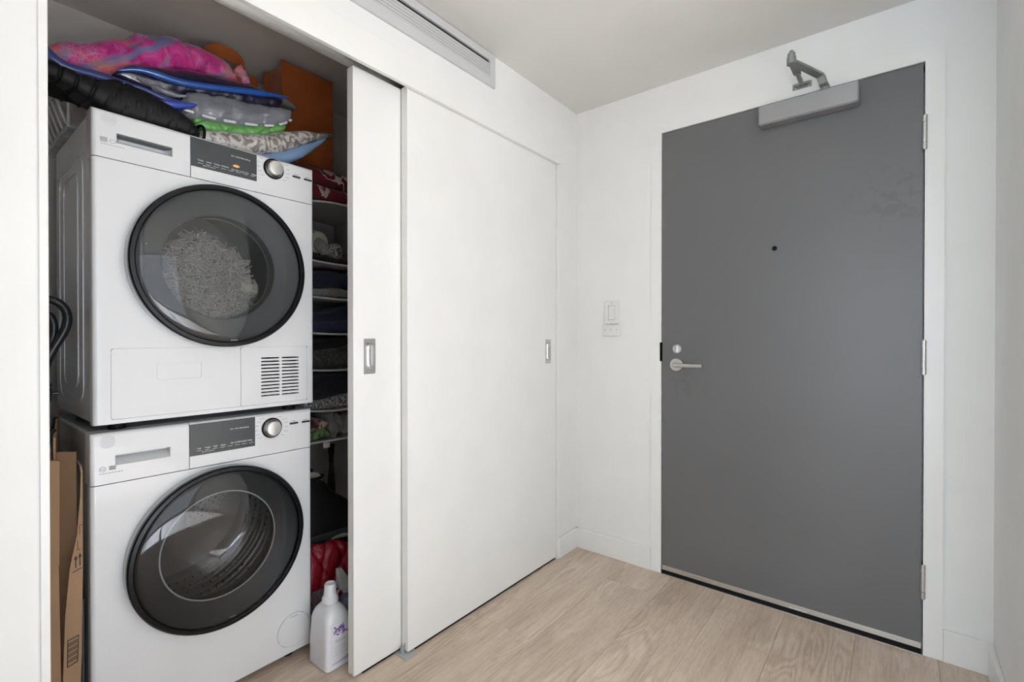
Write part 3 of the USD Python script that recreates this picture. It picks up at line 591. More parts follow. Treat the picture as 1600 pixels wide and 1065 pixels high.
    if kind == 'dryer':
        P('inner_ring', lathe([(R - 0.012, 0.030), (0.165, 0.004), (0.156, -0.002), (0.153, -0.03), (0.200, -0.04), (0.204, 0.002), (R - 0.012, 0.026)], 96, 'x', (0, cu, cv)), INRING, dr)
        P('handle_grip', bx(0.012, 0.028, cu - R + 0.022, cu - R + 0.040, cv - 0.09, cv + 0.09, 0.006), INRING, dr)
        drum = P('drum', lathe([(0.215, -0.045), (0.256, -0.055), (0.256, -0.44), (0.0001, -0.45)], 96, 'x', (0, cu, cv)), DRUMG)
        P('drum_lip', lathe([(0.150, -0.035), (0.153, -0.045), (0.258, -0.050), (0.258, -0.056)], 96, 'x', (0, cu, cv)), DRUMG, drum)
        for an in (60, 185, 300):
            a = math.radians(an); pd = bx(-0.42, -0.07, -0.02, 0.02, -0.256, -0.205, 0.012)
            pd.apply_transform(trimesh.transformations.rotation_matrix(a, (1, 0, 0))); pd.apply_translation((0, cu, cv)); P('paddle', pd, DRUMG, drum)
    else:
        P('inner_ring', lathe([(R - 0.012, 0.030), (0.170, 0.006), (0.158, 0.0), (0.157, -0.02), (0.200, -0.03), (0.204, 0.002), (R - 0.012, 0.026)], 96, 'x', (0, cu, cv)), INRING2, dr)
        P('glass_bowl', lathe([(0.157, 0.004), (0.154, -0.002), (0.148, -0.03), (0.138, -0.075), (0.120, -0.098), (0.085, -0.108), (0.0001, -0.112)], 96, 'x', (0, cu, cv)), BOWL, dr, smooth=True)
        P('bowl_ring', [lathe([(0.1575 + 0.0022 * math.cos(a), 0.004 + 0.0022 * math.sin(a)) for a in np.linspace(0, 2 * np.pi, 9)], 96, 'x', (0, cu, cv))], BADGE, dr)
        P('gasket', lathe([(0.205, -0.010), (0.172, -0.022), (0.168, -0.05), (0.178, -0.075), (0.245, -0.085)], 96, 'x', (0, cu, cv)), flat('gasket_grey', (0.16, 0.16, 0.165), 0.4))
        # drum wall with embossed rows, perforated back
        pr_ = []
        for q in range(40):
            w = -0.08 - 0.36 * q / 39; pr_.append((0.248 + 0.0022 * math.sin(q * 1.9), w))
        drum = P('drum', lathe(pr_ + [(0.235, -0.455), (0.19, -0.448), (0.15, -0.456), (0.0001, -0.452)], 96, 'x', (0, cu, cv)), DRUM)
        lp = []
        for an in (-70, 170):
            a = math.radians(an)
            # a lifter: a tapering ridge, hull of two arcs
            pts = []
            for w in np.linspace(-0.10, -0.42, 9):
                hgt = 0.075 * math.sin(np.pi * (0.12 + 0.76 * (w + 0.42) / 0.32)) ** 0.6
                for b in (-1, 1): pts += [(w, b * 0.038, -0.25), (w, b * 0.012, -0.248 + hgt)]
            pd = trimesh.convex.convex_hull(np.array(pts)); pd.apply_transform(trimesh.transformations.rotation_matrix(a, (1, 0, 0))); pd.apply_translation((0, cu, cv))
            lf = P('lifter', pd, PADDLE, drum)
        # oval perforated lifter plate seen through the bowl, set slantwise
        ra = math.radians(52); ov = trimesh.creation.icosphere(4, 1.0); ov.apply_scale((0.030, 0.098, 0.050))
        Rm = trimesh.transformations.rotation_matrix(ra, (1, 0, 0)); ov.apply_transform(Rm); oc = np.array([-0.285, cu + 0.062, cv + 0.058]); ov.apply_translation(oc)
        op = P('lifter_plate', ov, PADDLE, drum, smooth=True)
        dots = []
        for i in range(9):
            for j in range(6):
                a_, b_ = 0.0165 * (i - 4), 0.0145 * (j - 2.5) + 0.003 * (i % 2)
                q = 1 - (a_ / 0.098) ** 2 - (b_ / 0.050) ** 2
                if q < 0.22: continue
                p = np.array([0.030 * math.sqrt(q) + 0.0003, a_ * math.cos(ra) - b_ * math.sin(ra), a_ * math.sin(ra) + b_ * math.cos(ra)]) + oc
                dots.append(cyl(p - [0.002, 0, 0], p, 0.0044, n=10))
        P('perforation', dots, DARK, drum, kind='stuff')
        rows = []
        for q in range(64):
            a = 2 * np.pi * q / 64
            for w in (-0.14, -0.19, -0.24, -0.29, -0.34, -0.39):
                if abs(((math.degrees(a) + 35) % 120) - 60) > 48: continue
                c = (w, cu + 0.2455 * math.cos(a), cv + 0.2455 * math.sin(a)); n_ = np.array([0, math.cos(a), math.sin(a)])
                rows.append(cyl(np.array(c) - n_ * 0.002, np.array(c) + n_ * 0.004, 0.0035, n=6))
        P('drum_holes', rows, DARK, drum, kind='stuff')
    P('catch', [bx(0.02, 0.03, cu + 0.012, cu + 0.030, cv - R + 0.018, cv - R + 0.021)], STEEL, dr)
    # lower covers
    if kind == 'dryer':
        def cover(u0, u1, v0, v1, name_, slots=False):
            m = man(extr(rrect(u0, u1, v0, v1, 0.008), 0.0062, 'x', -0.006))
            if slots:
                for q in range(12):
                    v = 0.0385 + q * 0.01105
                    for a, b in ((0.4145, 0.4735), (0.4810, 0.5385)): m -= man(bx(-0.1, 0.1, a, b, v - 0.0021, v + 0.0021))
            else:
                m -= man(extr(Polygon(rrect(0.136, 0.244, 0.110, 0.156, 0.006).exterior, [rrect(0.1368, 0.2432, 0.1108, 0.1552, 0.0052).exterior.coords[:]]), 0.01, 'x', -0.0012))
            return P(name_, m, MWHITE)
        cover(0.0366, 0.3522, 0.0122, 0.1970, 'filter_cover')
        vp = cover(0.3534, 0.5684, 0.0122, 0.1970, 'vent_cover', True)
        for q in range(12):
            v = 0.0385 + q * 0.01105
            s = bx(-0.010, -0.004, 0.413, 0.540, -0.0009, 0.0009); s.apply_transform(trimesh.transformations.rotation_matrix(math.radians(35), (0, 1, 0), (-0.007, 0, 0))); s.apply_translation((-0.010, 0, v - 0.0052)); P('slat', s, MWHITE, vp)
        P('vent_void', bx(-0.0325, -0.031, 0.40, 0.55, 0.03, 0.18), DARK, vp)
    else:
        fc = P('filter_cap', cyl((-0.006, 0.525, 0.108), (0.0004, 0.525, 0.108), 0.0548, n=64), MWHITE)
        P('finger_slot', bx(0.0002, 0.0008, 0.512, 0.540, 0.1515, 0.1535), MGREY, fc)
    feet_z = zb if kind == 'washer' else 0.0
    for w in (-0.06, -0.45):
        for u in (0.06, Wd - 0.06):
            P('foot', [cyl((w, u, (-0.021 if kind == 'dryer' else 0.0)), (w, u, zb + 0.004), 0.020), cyl((w, u, zb - 0.008), (w, u, zb + 0.003), 0.026)], BLACKR)
    return T
machine('washer', -1.9065, 0.0, 0.590, 0.851, 0.7175, (0.3015, 0.474), 0.034, 'white front-loading washing machine standing on the floor under the dryer', 'washing machine')
machine('dryer', -1.9010, 0.872, 0.594, 0.815, 0.690, (0.302, 0.437), 0.0, 'white tumble dryer stacked on the washing machine', 'tumble dryer')

# ================================================================== CLOSET CONTENTS
# ---- laundry in the dryer
RUG = fabric('shag_grey', [(0.3, (0.22, 0.21, 0.20)), (0.7, (0.42, 0.40, 0.38))], 60, rough=0.9)
DC = (-1.599, 1.309)                       # dryer drum axis (y, z)
def mound():
    P = np.array([(-0.10, -0.15, -0.13), (-0.10, 0.06, -0.13), (-0.12, -0.12, -0.03), (-0.14, -0.02, 0.045), (-0.13, 0.04, 0.01), (-0.20, -0.06, -0.10), (-0.24, 0.02, -0.14)])
    m = m3.Manifold.batch_hull([man(trimesh.creation.icosphere(2, r).apply_translation(p)) for p, r in zip(P, (0.05, 0.045, 0.06, 0.055, 0.05, 0.08, 0.05))])
    t = as_tm(m.refine_to_length(0.012)); t = trimesh.Trimesh(t.vertices, t.faces)
    trimesh.smoothing.filter_taubin(t, iterations=12); noisy(t, 0.018, 22, 4)
    t.apply_translation((FX, DC[0], DC[1])); return t
mt = mound()
rg_ = thing('shaggy_rug', 'grey shaggy rug tumbled inside the dryer drum', 'rug', (FX - 0.15, DC[0] - 0.03, DC[1] - 0.19))
part(rg_, 'backing', mt, RUG, smooth=True)
def shag(t, n, seed):
    r = np.random.default_rng(seed); pts, fi = trimesh.sample.sample_surface(t, n, seed=seed); nr = t.face_normals[fi]
    C = []; 
    for p, q in zip(pts, nr):
        if q[0] < -0.3: continue
        d = q * 0.6 + r.normal(0, 0.55, 3); d /= np.linalg.norm(d); e = r.normal(0, 1, 3); L = r.uniform(0.022, 0.048); k = np.cross(d, e); k /= np.linalg.norm(k)
        s = np.linspace(0, 1, 7)[:, None]
        C.append(p + d * L * s + k * 0.009 * np.sin(s * 5.5 + r.uniform(0, 3)) - np.array([0, 0, 0.008]) * s ** 2)
    return C
def curves(parent, name, C, w, mat, kind='stuff'):
    p = path_for(parent, name); off = _off['/'.join(parent.split('/')[:3])]
    cv = UsdGeom.BasisCurves.Define(stage, p); cv.CreateTypeAttr('linear')
    cv.CreateCurveVertexCountsAttr(Vt.IntArray.FromNumpy(np.array([len(c) for c in C], np.int32)))
    cv.CreatePointsAttr(Vt.Vec3fArray.FromNumpy((np.vstack(C) - off).astype(np.float32)))
    n = sum(len(c) for c in C); cv.CreateWidthsAttr(Vt.FloatArray.FromNumpy(np.full(n, w, np.float32))); cv.SetWidthsInterpolation('vertex')
    UsdShade.MaterialBindingAPI.Apply(cv.GetPrim()).Bind(mat); setd(cv.GetPrim(), kind=kind)
curves(rg_, 'shag_pile', shag(mt, 3800, 2), 0.0030, flat('shag_strand', (0.52, 0.50, 0.48), 0.8))
kn_ = thing('knit_garment', 'pale ribbed knit garment beside the shaggy rug in the dryer', 'garment', (FX - 0.12, DC[0] + 0.11, DC[1] - 0.12))
kt = pad([(-1.545, 1.30), (-1.50, 1.315), (-1.455, 1.29)], [(-1.545, 1.19), (-1.50, 1.205), (-1.455, 1.225)], FX - 0.085, 0.12, nu=60, amp=0.004, disp=lambda y, s, V: 0.004 * np.sin(V[:, 2] * 2 * np.pi / 0.014))
part(kn_, 'body', kt, fabric('knit_beige', [(0.3, (0.40, 0.37, 0.30)), (0.7, (0.55, 0.52, 0.44))], 80), smooth=True)

# ---- pile on the dryer
QUILT = flat('black_quilt_nylon', (0.009, 0.009, 0.009), 0.6, specular_ior_level=0.3, bump=(60, 0.3, 0.004))
def qd(y, s, V):
    g = np.zeros(len(y))
    for c, sl in ((-1.985, 0.1), (-1.953, 0.15), (-1.921, 0.2), (-1.886, 0.3), (-1.845, 0.5)):
        yy = y - c - sl * (V[:, 2] - 1.75); g -= 0.006 * np.exp(-(yy / 0.0032) ** 2)
    dm = y > -1.835
    for sg in (1, -1):
        q = (y * 1.0 + sg * (V[:, 2] * 0.9 - V[:, 0] * 0.6)) / 0.055; q = np.abs(q - np.round(q)) * 0.055
        g -= dm * 0.0028 * np.exp(-(q / 0.0035) ** 2)
    return g
qj = thing('quilted_jacket', 'black quilted padded jacket lying along the dryer top edge', 'jacket', (-0.6, -1.8, 1.69))
qt = pad([(-2.02, 1.80), (-1.981, 1.797), (-1.958, 1.795), (-1.922, 1.790), (-1.864, 1.796), (-1.83, 1.810), (-1.78, 1.805), (-1.718, 1.788), (-1.67, 1.768), (-1.632, 1.745)],
         [(-2.02, 1.752), (-1.981, 1.748), (-1.941, 1.742), (-1.895, 1.720), (-1.84, 1.695), (-1.809, 1.692), (-1.719, 1.692), (-1.632, 1.692)], -0.335, 0.27, nu=240, rmax=0.04, amp=0.004, freq=9, seed=2, oct=2, disp=qd, nr=14, lift=0.0, liftb=0.085)
part(qj, 'body', qt, QUILT, smooth=True)
part(qj, 'hem_binding', tube(spline([(-0.338, -1.632, 1.694), (-0.334, -1.628, 1.72), (-0.345, -1.628, 1.742), (-0.40, -1.63, 1.752)], 24), 0.0042, 8), BLACKR)

BLUEF = usdkit.material(stage, LK + 'blue_plastic', {'t': ('translucent_bsdf', {'color': (0.10, 0.13, 0.35)}), 'p': ('principled_bsdf', {'base_color': (0.075, 0.10, 0.30), 'roughness': 0.28, 'coat_weight': 0.3}), 'x': ('mix_closure', {'fac': 0.25})},
                        [('p.BSDF', 'x.closure1'), ('t.BSDF', 'x.closure2')], surface='x.closure')
bs = thing('blue_bag', 'blue plastic garment bag folded over the black quilted jacket', 'bag', (-0.6, -1.8, 1.80))
bt = pad([(-2.02, 1.915), (-1.99, 1.893), (-1.973, 1.872), (-1.959, 1.852), (-1.942, 1.832), (-1.919, 1.826), (-1.852, 1.835), (-1.795, 1.832), (-1.718, 1.828), (-1.648, 1.832)],
         [(-2.02, 1.80), (-1.973, 1.806), (-1.95, 1.806), (-1.912, 1.804), (-1.852, 1.806), (-1.765, 1.816), (-1.702, 1.805), (-1.648, 1.820)], -0.40, 0.20, nu=160, rmax=0.03, amp=0.004, freq=16, seed=7, lift=0.03, liftb=0.05)
part(bs, 'sheet', bt, BLUEF, smooth=True)
part(bs, 'front_corner', pad([(-1.735, 1.795), (-1.70, 1.808), (-1.66, 1.816), (-1.632, 1.822)], [(-1.735, 1.785), (-1.70, 1.784), (-1.66, 1.797), (-1.632, 1.815)], -0.37, 0.12, nu=50, rmax=0.01, amp=0.002), flat('blue_plastic_bright', (0.045, 0.075, 0.40), 0.25), smooth=True)

def pink_mat():
    nodes = {'g': ('geometry', {}), 'n': ('noise_texture', {'scale': 15.0, 'detail': 6.0, 'distortion': 1.6}), 'r': ('rgb_ramp', {'ramp': [(0.32, (0.20, 0.012, 0.11)), (0.44, (0.50, 0.014, 0.21)), (0.54, (0.60, 0.04, 0.27)), (0.62, (0.40, 0.16, 0.33)), (0.70, (0.22, 0.16, 0.30))]}),
             'm': ('mapping', {'rotation': (0.2, 0.5, 0.6)}), 'w': ('wave_texture', {'scale': 3.1, 'distortion': 6.0, 'detail': 3.0}), 'wr': ('rgb_ramp', {'ramp': [(0.93, (0, 0, 0)), (0.985, (1, 1, 1))]}),
             'v': ('voronoi_texture', {'scale': 60.0, 'feature': 'distance_to_edge'}), 'vr': ('rgb_ramp', {'ramp': [(0.02, (1, 1, 1)), (0.09, (0, 0, 0))]}),
             'n2': ('noise_texture', {'scale': 6.0, 'detail': 1.0}), 'nr': ('rgb_ramp', {'ramp': [(0.52, (0, 0, 0)), (0.62, (1, 1, 1))]}),
             'm1': ('mix', {'mix_type': 'mix', 'color2': (0.17, 0.15, 0.32)}), 'mul': ('math', {'math_type': 'multiply'}), 'mul2': ('math', {'math_type': 'multiply', 'value2': 0.75}),
             'm2': ('mix', {'mix_type': 'mix', 'color2': (0.55, 0.30, 0.46)}), 'n3': ('noise_texture', {'scale': 5.5, 'detail': 2.0}), 'n3r': ('rgb_ramp', {'ramp': [(0.56, (0, 0, 0)), (0.64, (1, 1, 1))]}),
             'm3': ('mix', {'mix_type': 'mix', 'color2': (0.55, 0.17, 0.06)}), 'mul3': ('math', {'math_type': 'multiply', 'value2': 0.6}),
             'bn': ('noise_texture', {'scale': 140.0, 'detail': 2.0}), 'b': ('bump', {'strength': 0.5, 'distance': 0.002}), 'p': ('principled_bsdf', {'roughness': 0.7, 'sheen_weight': 0.3})}
    links = [('g.position', 'n.vector'), ('n.fac', 'r.fac'), ('g.position', 'm.vector'), ('m.vector', 'w.vector'), ('w.fac', 'wr.fac'), ('g.position', 'v.vector'), ('v.distance', 'vr.fac'),
             ('g.position', 'n2.vector'), ('n2.fac', 'nr.fac'), ('r.color', 'm1.color1'), ('wr.color', 'm1.fac'), ('vr.color', 'mul.value1'), ('nr.color', 'mul.value2'), ('mul.value', 'mul2.value1'),
             ('m1.color', 'm2.color1'), ('mul2.value', 'm2.fac'), ('g.position', 'n3.vector'), ('n3.fac', 'n3r.fac'), ('n3r.color', 'mul3.value1'), ('mul3.value', 'm3.fac'), ('m2.color', 'm3.color1'),
             ('m3.color', 'p.base_color'), ('g.position', 'bn.vector'), ('bn.fac', 'b.height'), ('b.normal', 'p.normal')]
    return usdkit.material(stage, LK + 'pink_paisley', nodes, links, surface='p.BSDF')
PINK = pink_mat()
pk = thing('pink_quilt', 'crumpled magenta patterned quilt on top of the closet pile', 'quilt', (-0.7, -1.72, 1.86))
def pd_(y, s, V):
    return -0.012 * np.exp(-((y + 1.60 + 0.5 * (V[:, 2] - 2.0)) / 0.012) ** 2) - 0.010 * np.exp(-((y + 1.80 - 0.9 * (V[:, 2] - 1.95)) / 0.014) ** 2) + 0.004 * np.sin((y * 1.2 + V[:, 2]) * 60) * np.exp(-((y + 1.75) / 0.06) ** 2)
pt = pad([(-1.975, 1.885), (-1.952, 1.895), (-1.926, 1.918), (-1.893, 1.938), (-1.836, 1.975), (-1.776, 2.02), (-1.696, 2.064), (-1.67, 2.070), (-1.607, 2.078), (-1.551, 2.068), (-1.501, 2.050), (-1.470, 2.010)],
         [(-1.975, 1.865), (-1.952, 1.862), (-1.926, 1.850), (-1.879, 1.842), (-1.829, 1.850), (-1.785, 1.868), (-1.769, 1.897), (-1.753, 1.920), (-1.696, 1.945), (-1.626, 1.966), (-1.551, 1.978), (-1.470, 1.992)], -0.475, 0.21, nu=200, rmax=0.07, amp=0.013, freq=11, seed=4, disp=pd_, nr=16)
part(pk, 'quilt_body', pt, PINK, smooth=True)
part(pk, 'gathered_end', noisy(tube(spline([(-0.475, -1.478, 2.03), (-0.47, -1.463, 2.015), (-0.47, -1.450, 1.992)], 14), np.linspace(0.022, 0.011, 14), 12), 0.006, 60, 5), PINK, smooth=True)

NAVY = flat('navy_vacuum_bag', (0.018, 0.014, 0.042), 0.30, bump=(28, 0.6, 0.01), coat_weight=1.0, coat_roughness=0.08)
nv = thing('navy_vacuum_bag', 'dark navy clothes in a glossy vacuum bag with bright blue zip edge', 'vacuum bag', (-0.65, -1.58, 1.84))
ntp = [(-1.822, 1.866), (-1.786, 1.905), (-1.763, 1.922), (-1.707, 1.948), (-1.62, 1.974), (-1.506, 1.990), (-1.422, 1.998), (-1.36, 1.992), (-1.318, 1.984)]
nbt = [(-1.822, 1.858), (-1.771, 1.838), (-1.707, 1.826), (-1.656, 1.842), (-1.565, 1.868), (-1.423, 1.900), (-1.355, 1.932), (-1.318, 1.976)]
part(nv, 'packed_clothes', pad(ntp, nbt, -0.445, 0.24, nu=160, rmax=0.07, amp=0.007, freq=22, seed=9, squash=(1, 0.5, 1.5)), NAVY, smooth=True)
ZIPB = flat('blue_zip_plastic', (0.025, 0.10, 0.40), 0.22, coat_weight=0.5)
zp = spline([(-0.449, -1.812, 1.872), (-0.437, -1.763, 1.890), (-0.433, -1.69, 1.893), (-0.432, -1.565, 1.917), (-0.434, -1.422, 1.957), (-0.44, -1.318, 1.984)], 60)
part(nv, 'zip_edge', tube(zp, np.r_[np.linspace(0.003, 0.0105, 12), np.full(36, 0.0105), np.linspace(0.010, 0.003, 12)], 10), ZIPB, label='bright blue zip edge', smooth=True)
FILM = clear('clear_film', (0.93, 0.93, 0.94), rough=0.08, milky=(0.75, 0.76, 0.8), milk=0.13)
FILM2 = clear('clear_film_milky', (0.9, 0.9, 0.92), rough=0.1, milky=(0.60, 0.62, 0.68), milk=0.30)
part(nv, 'film_corner', pad([(-1.40, 1.985), (-1.33, 1.985), (-1.275, 1.966)], [(-1.40, 1.955), (-1.33, 1.962), (-1.275, 1.962)], -0.45, 0.25, nu=40, rmax=0.006, amp=0.003, freq=40), FILM, smooth=True)
part(nv, 'film_folds', [noisy(tube(spline([(-0.43, -1.772 + 0.012 * q, 1.862 - 0.004 * q), (-0.405, -1.72 + 0.012 * q, 1.838), (-0.395, -1.672 + 0.008 * q, 1.832 + 0.004 * q)], 16), [0.003] * 6 + [0.009] * 6 + [0.004] * 4, 8), 0.003, 70, q) for q in range(3)], FILM, smooth=True)

gz = thing('zip_bag', 'clear zip bag holding a bright green garment', 'storage bag', (-0.62, -1.48, 1.76))
GREEN = flat('green_nylon', (0.16, 0.40, 0.11), 0.4, bump=(30, 0.5, 0.01))
def gd_(y, s, V):
    r = 0
    for c, sl in ((-1.60, 1.2), (-1.56, -0.9), (-1.52, 0.5), (-1.47, -1.4), (-1.43, 0.7), (-1.38, -0.6)):
        r = r - 0.006 * np.exp(-((y - c - sl * (V[:, 2] - 1.80)) / 0.006) ** 2)
    return r
part(gz, 'green_garment', pad([(-1.632, 1.800), (-1.579, 1.808), (-1.50, 1.822), (-1.44, 1.838), (-1.37, 1.868), (-1.332, 1.880)], [(-1.632, 1.766), (-1.616, 1.762), (-1.542, 1.758), (-1.482, 1.772), (-1.374, 1.822), (-1.332, 1.856)], -0.405, 0.20, nu=160, rmax=0.05, amp=0.006, freq=24, seed=12, disp=gd_, nr=14), GREEN, label='bright green garment', smooth=True)
part(gz, 'film_flap', pad([(-1.690, 1.812), (-1.668, 1.832), (-1.634, 1.868), (-1.541, 1.892), (-1.44, 1.908), (-1.374, 1.922), (-1.318, 1.938)], [(-1.690, 1.798), (-1.668, 1.794), (-1.598, 1.790), (-1.502, 1.805), (-1.44, 1.820), (-1.351, 1.860), (-1.318, 1.900)], -0.395, 0.14, nu=120, rmax=0.03, amp=0.010, freq=34, seed=15), FILM2, label='clear crinkled plastic film', smooth=True)
zs_ = spline([(-0.397, -1.675, 1.800), (-0.392, -1.598, 1.798), (-0.390, -1.502, 1.812), (-0.390, -1.44, 1.826), (-0.392, -1.351, 1.866), (-0.395, -1.322, 1.892)], 81)
ZW = flat('zip_white', (0.66, 0.67, 0.70), 0.4)
for a, b in ((2, 9), (13, 22), (26, 35), (40, 50), (54, 62), (66, 74), (76, 79)):
    part(gz, 'zip_strip', tube(zs_[a:b], 0.0048, 8), ZW, smooth=True)

CREAM = fabric('cream_taupe_print', [(0.40, (0.24, 0.205, 0.175)), (0.47, (0.27, 0.235, 0.20)), (0.52, (0.58, 0.55, 0.52)), (0.62, (0.64, 0.61, 0.58))], 34, distortion=1.4, detail=2.0, rough=0.4, coat=0.6)
cb = thing('patterned_blanket_bag', 'cream and taupe patterned blanket vacuum packed, lowest on the dryer', 'vacuum bag', (-0.6, -1.45, 1.69))
ct = [(-1.632, 1.752), (-1.575, 1.764), (-1.457, 1.795), (-1.348, 1.838), (-1.276, 1.856), (-1.225, 1.862), (-1.19, 1.872)]
cm = [(-1.632, 1.700), (-1.537, 1.700), (-1.44, 1.722), (-1.36, 1.760), (-1.29, 1.806), (-1.225, 1.846), (-1.19, 1.868)]
part(cb, 'blanket', pad(ct, cm, -0.365, 0.25, nu=150, rmax=0.045, amp=0.006, freq=20, seed=21, nr=12), CREAM, smooth=True)
part(cb, 'blue_underside', pad([(-1.56, 1.705), (-1.44, 1.728), (-1.36, 1.764), (-1.29, 1.808), (-1.225, 1.846), (-1.19, 1.868)], [(-1.56, 1.692), (-1.44, 1.692), (-1.36, 1.712), (-1.30, 1.752), (-1.235, 1.81), (-1.19, 1.862)], -0.372, 0.24, nu=90, rmax=0.03, amp=0.004, freq=20, seed=22), flat('pale_blue_cloth', (0.24, 0.36, 0.56), 0.4, coat_weight=0.5), label='pale blue underside', smooth=True)
part(cb, 'film_corner', pad([(-1.24, 1.862), (-1.195, 1.875), (-1.168, 1.874)], [(-1.24, 1.848), (-1.195, 1.868), (-1.168, 1.872)], -0.37, 0.2, nu=24, rmax=0.004, amp=0.001), FILM, smooth=True)

# ---- wire shelf behind the dryer
ws = thing('wire_shelf', 'white wire closet shelf with upturned lip, behind the dryer top', 'wire shelf', (-0.8, -1.6, 1.68))
for q in range(13):
    xx = -0.965 + q * 0.0283
    part(ws, 'deck_wire', cyl((xx, -1.892, 1.737), (xx, -1.01, 1.737), 0.0028, n=8), RODM)
part(ws, 'edge_rod', cyl((-0.972, -1.896, 1.732), (-0.618, -1.893, 1.732), 0.0042, n=10), RODM)
part(ws, 'back_rod', cyl((-0.968, -2.02, 1.729), (-0.968, -1.02, 1.729), 0.004, n=10), RODM)
part(ws, 'cross_rod', cyl((-0.97, -1.5, 1.732), (-0.62, -1.5, 1.732), 0.004, n=10), RODM)
for q in range(6):
    xx = -0.64 - q * 0.056
    part(ws, 'lip_wire', tube([(xx, -1.870, 1.738), (xx, -1.885, 1.738), (xx, -1.892, 1.740), (xx, -1.896, 1.746), (xx, -1.899, 1.755), (xx, -1.909, 1.785), (xx, -1.921, 1.820)], 0.0038, 8), RODM)
part(ws, 'lip_rod', tube([(-0.97, -1.921, 1.820), (-0.66, -1.921, 1.820), (-0.63, -1.916, 1.820), (-0.622, -1.895, 1.819), (-0.620, -1.845, 1.814), (-0.62, -1.830, 1.79), (-0.62, -1.828, 1.740)], 0.0042, 10), RODM)
part(ws, 'end_post', cyl((-0.620, -1.893, 1.732), (-0.621, -1.893, 1.820), 0.0042, n=10), RODM)

# ---- orange tote bags
ORANGE = fabric('orange_nonwoven', [(0.3, (0.36, 0.085, 0.012)), (0.7, (0.46, 0.115, 0.018))], 10, rough=0.75, bump=(400, 0.5, 0.001))
def tote(name_label, x0, y0, w, d, h, z0, rz, tilt, seed):
    T = thing('orange_tote', name_label, 'tote bag', (x0, y0, z0), rz=rz)
    def wall(u0, v0, u1, v1, sag):
        # a thin double-sided fabric wall between two base points, leaning in at the top
        n, m = 22, 22; V = []
        for i in range(n):
            for j in range(m):
                s, t = i / (n - 1), j / (m - 1); X = u0 + (u1 - u0) * s; Y = v0 + (v1 - v0) * s; Z = h * t
                k = sag * math.sin(math.pi * s) * t; nx, ny = (v1 - v0), -(u1 - u0); L = math.hypot(nx, ny); X -= nx / L * k; Y -= ny / L * k
                V.append((X, Y, Z))
        V = np.array(V); V[:, 0] += 0.006 * (2 * meshkit.fbm(V * 12 + seed, 2, seed) - 1); V[:, 1] += 0.006 * (2 * meshkit.fbm(V * 12 + seed + 9, 2, seed) - 1)
        F = np.array([[i * m + j, (i + 1) * m + j, (i + 1) * m + j + 1, i * m + j + 1] for i in range(n - 1) for j in range(m - 1)])
        nrm = np.array([(v1 - v0), -(u1 - u0), 0.0]); nrm /= np.linalg.norm(nrm)
        V2 = np.vstack([V, V - nrm * 0.002]); F2 = np.vstack([F, F[:, ::-1] + len(V)])
        return (V2, F2)
    part(T, 'front_panel', wall(0, 0, 0, w, 0.004), ORANGE, local=True, smooth=True)
    part(T, 'back_panel', wall(-d, w, -d, 0, 0.006), ORANGE, local=True, smooth=True)
    part(T, 'gusset', wall(-d, 0, 0, 0, 0.012), ORANGE, local=True, smooth=True)
    part(T, 'gusset', wall(0, w, -d, w, 0.045), ORANGE, local=True, smooth=True)
    part(T, 'bottom_panel', bx(-d, 0, 0, w, 0.0, 0.003), ORANGE, local=True)
    for yy in (0.0, w): part(T, 'seam_piping', tube([(0.001, yy, 0.0), (0.003, yy, h * 0.5), (0.001, yy, h)], 0.0022, 8), ORANGE, local=True)
    return T
t1 = tote('upright orange fabric tote bag on the right, beside the clear vacuum bags', -0.66, -1.232, 0.222, 0.16, 0.495, 1.745, 0, 0, 3)
t2 = tote('orange tote bag with a looped handle, half behind the magenta quilt', -0.70, -1.52, 0.205, 0.15, 0.40, 1.745, 0, 0, 8)
part(t2, 'handle', bar(spline([(0.002, 0.045, 0.36), (0.004, 0.03, 0.41), (0.012, 0.05, 0.432), (0.012, 0.10, 0.440), (0.008, 0.138, 0.425), (0.0, 0.150, 0.40), (0.0, 0.155, 0.35)], 40), 0.002, 0.05), ORANGE, local=True, smooth=True)
rb = thing('red_tote', 'dark red bag sunk between the two orange tote bags', 'bag', (-0.83, -1.27, 1.745))
part(rb, 'body', pad([(-1.36, 2.10), (-1.30, 2.15), (-1.22, 2.15), (-1.18, 2.10)], [(-1.36, 1.745), (-1.18, 1.745)], -0.83, 0.12, nu=40, rmax=0.04, amp=0.01), flat('dark_red_nonwoven', (0.16, 0.02, 0.012), 0.75), smooth=True)

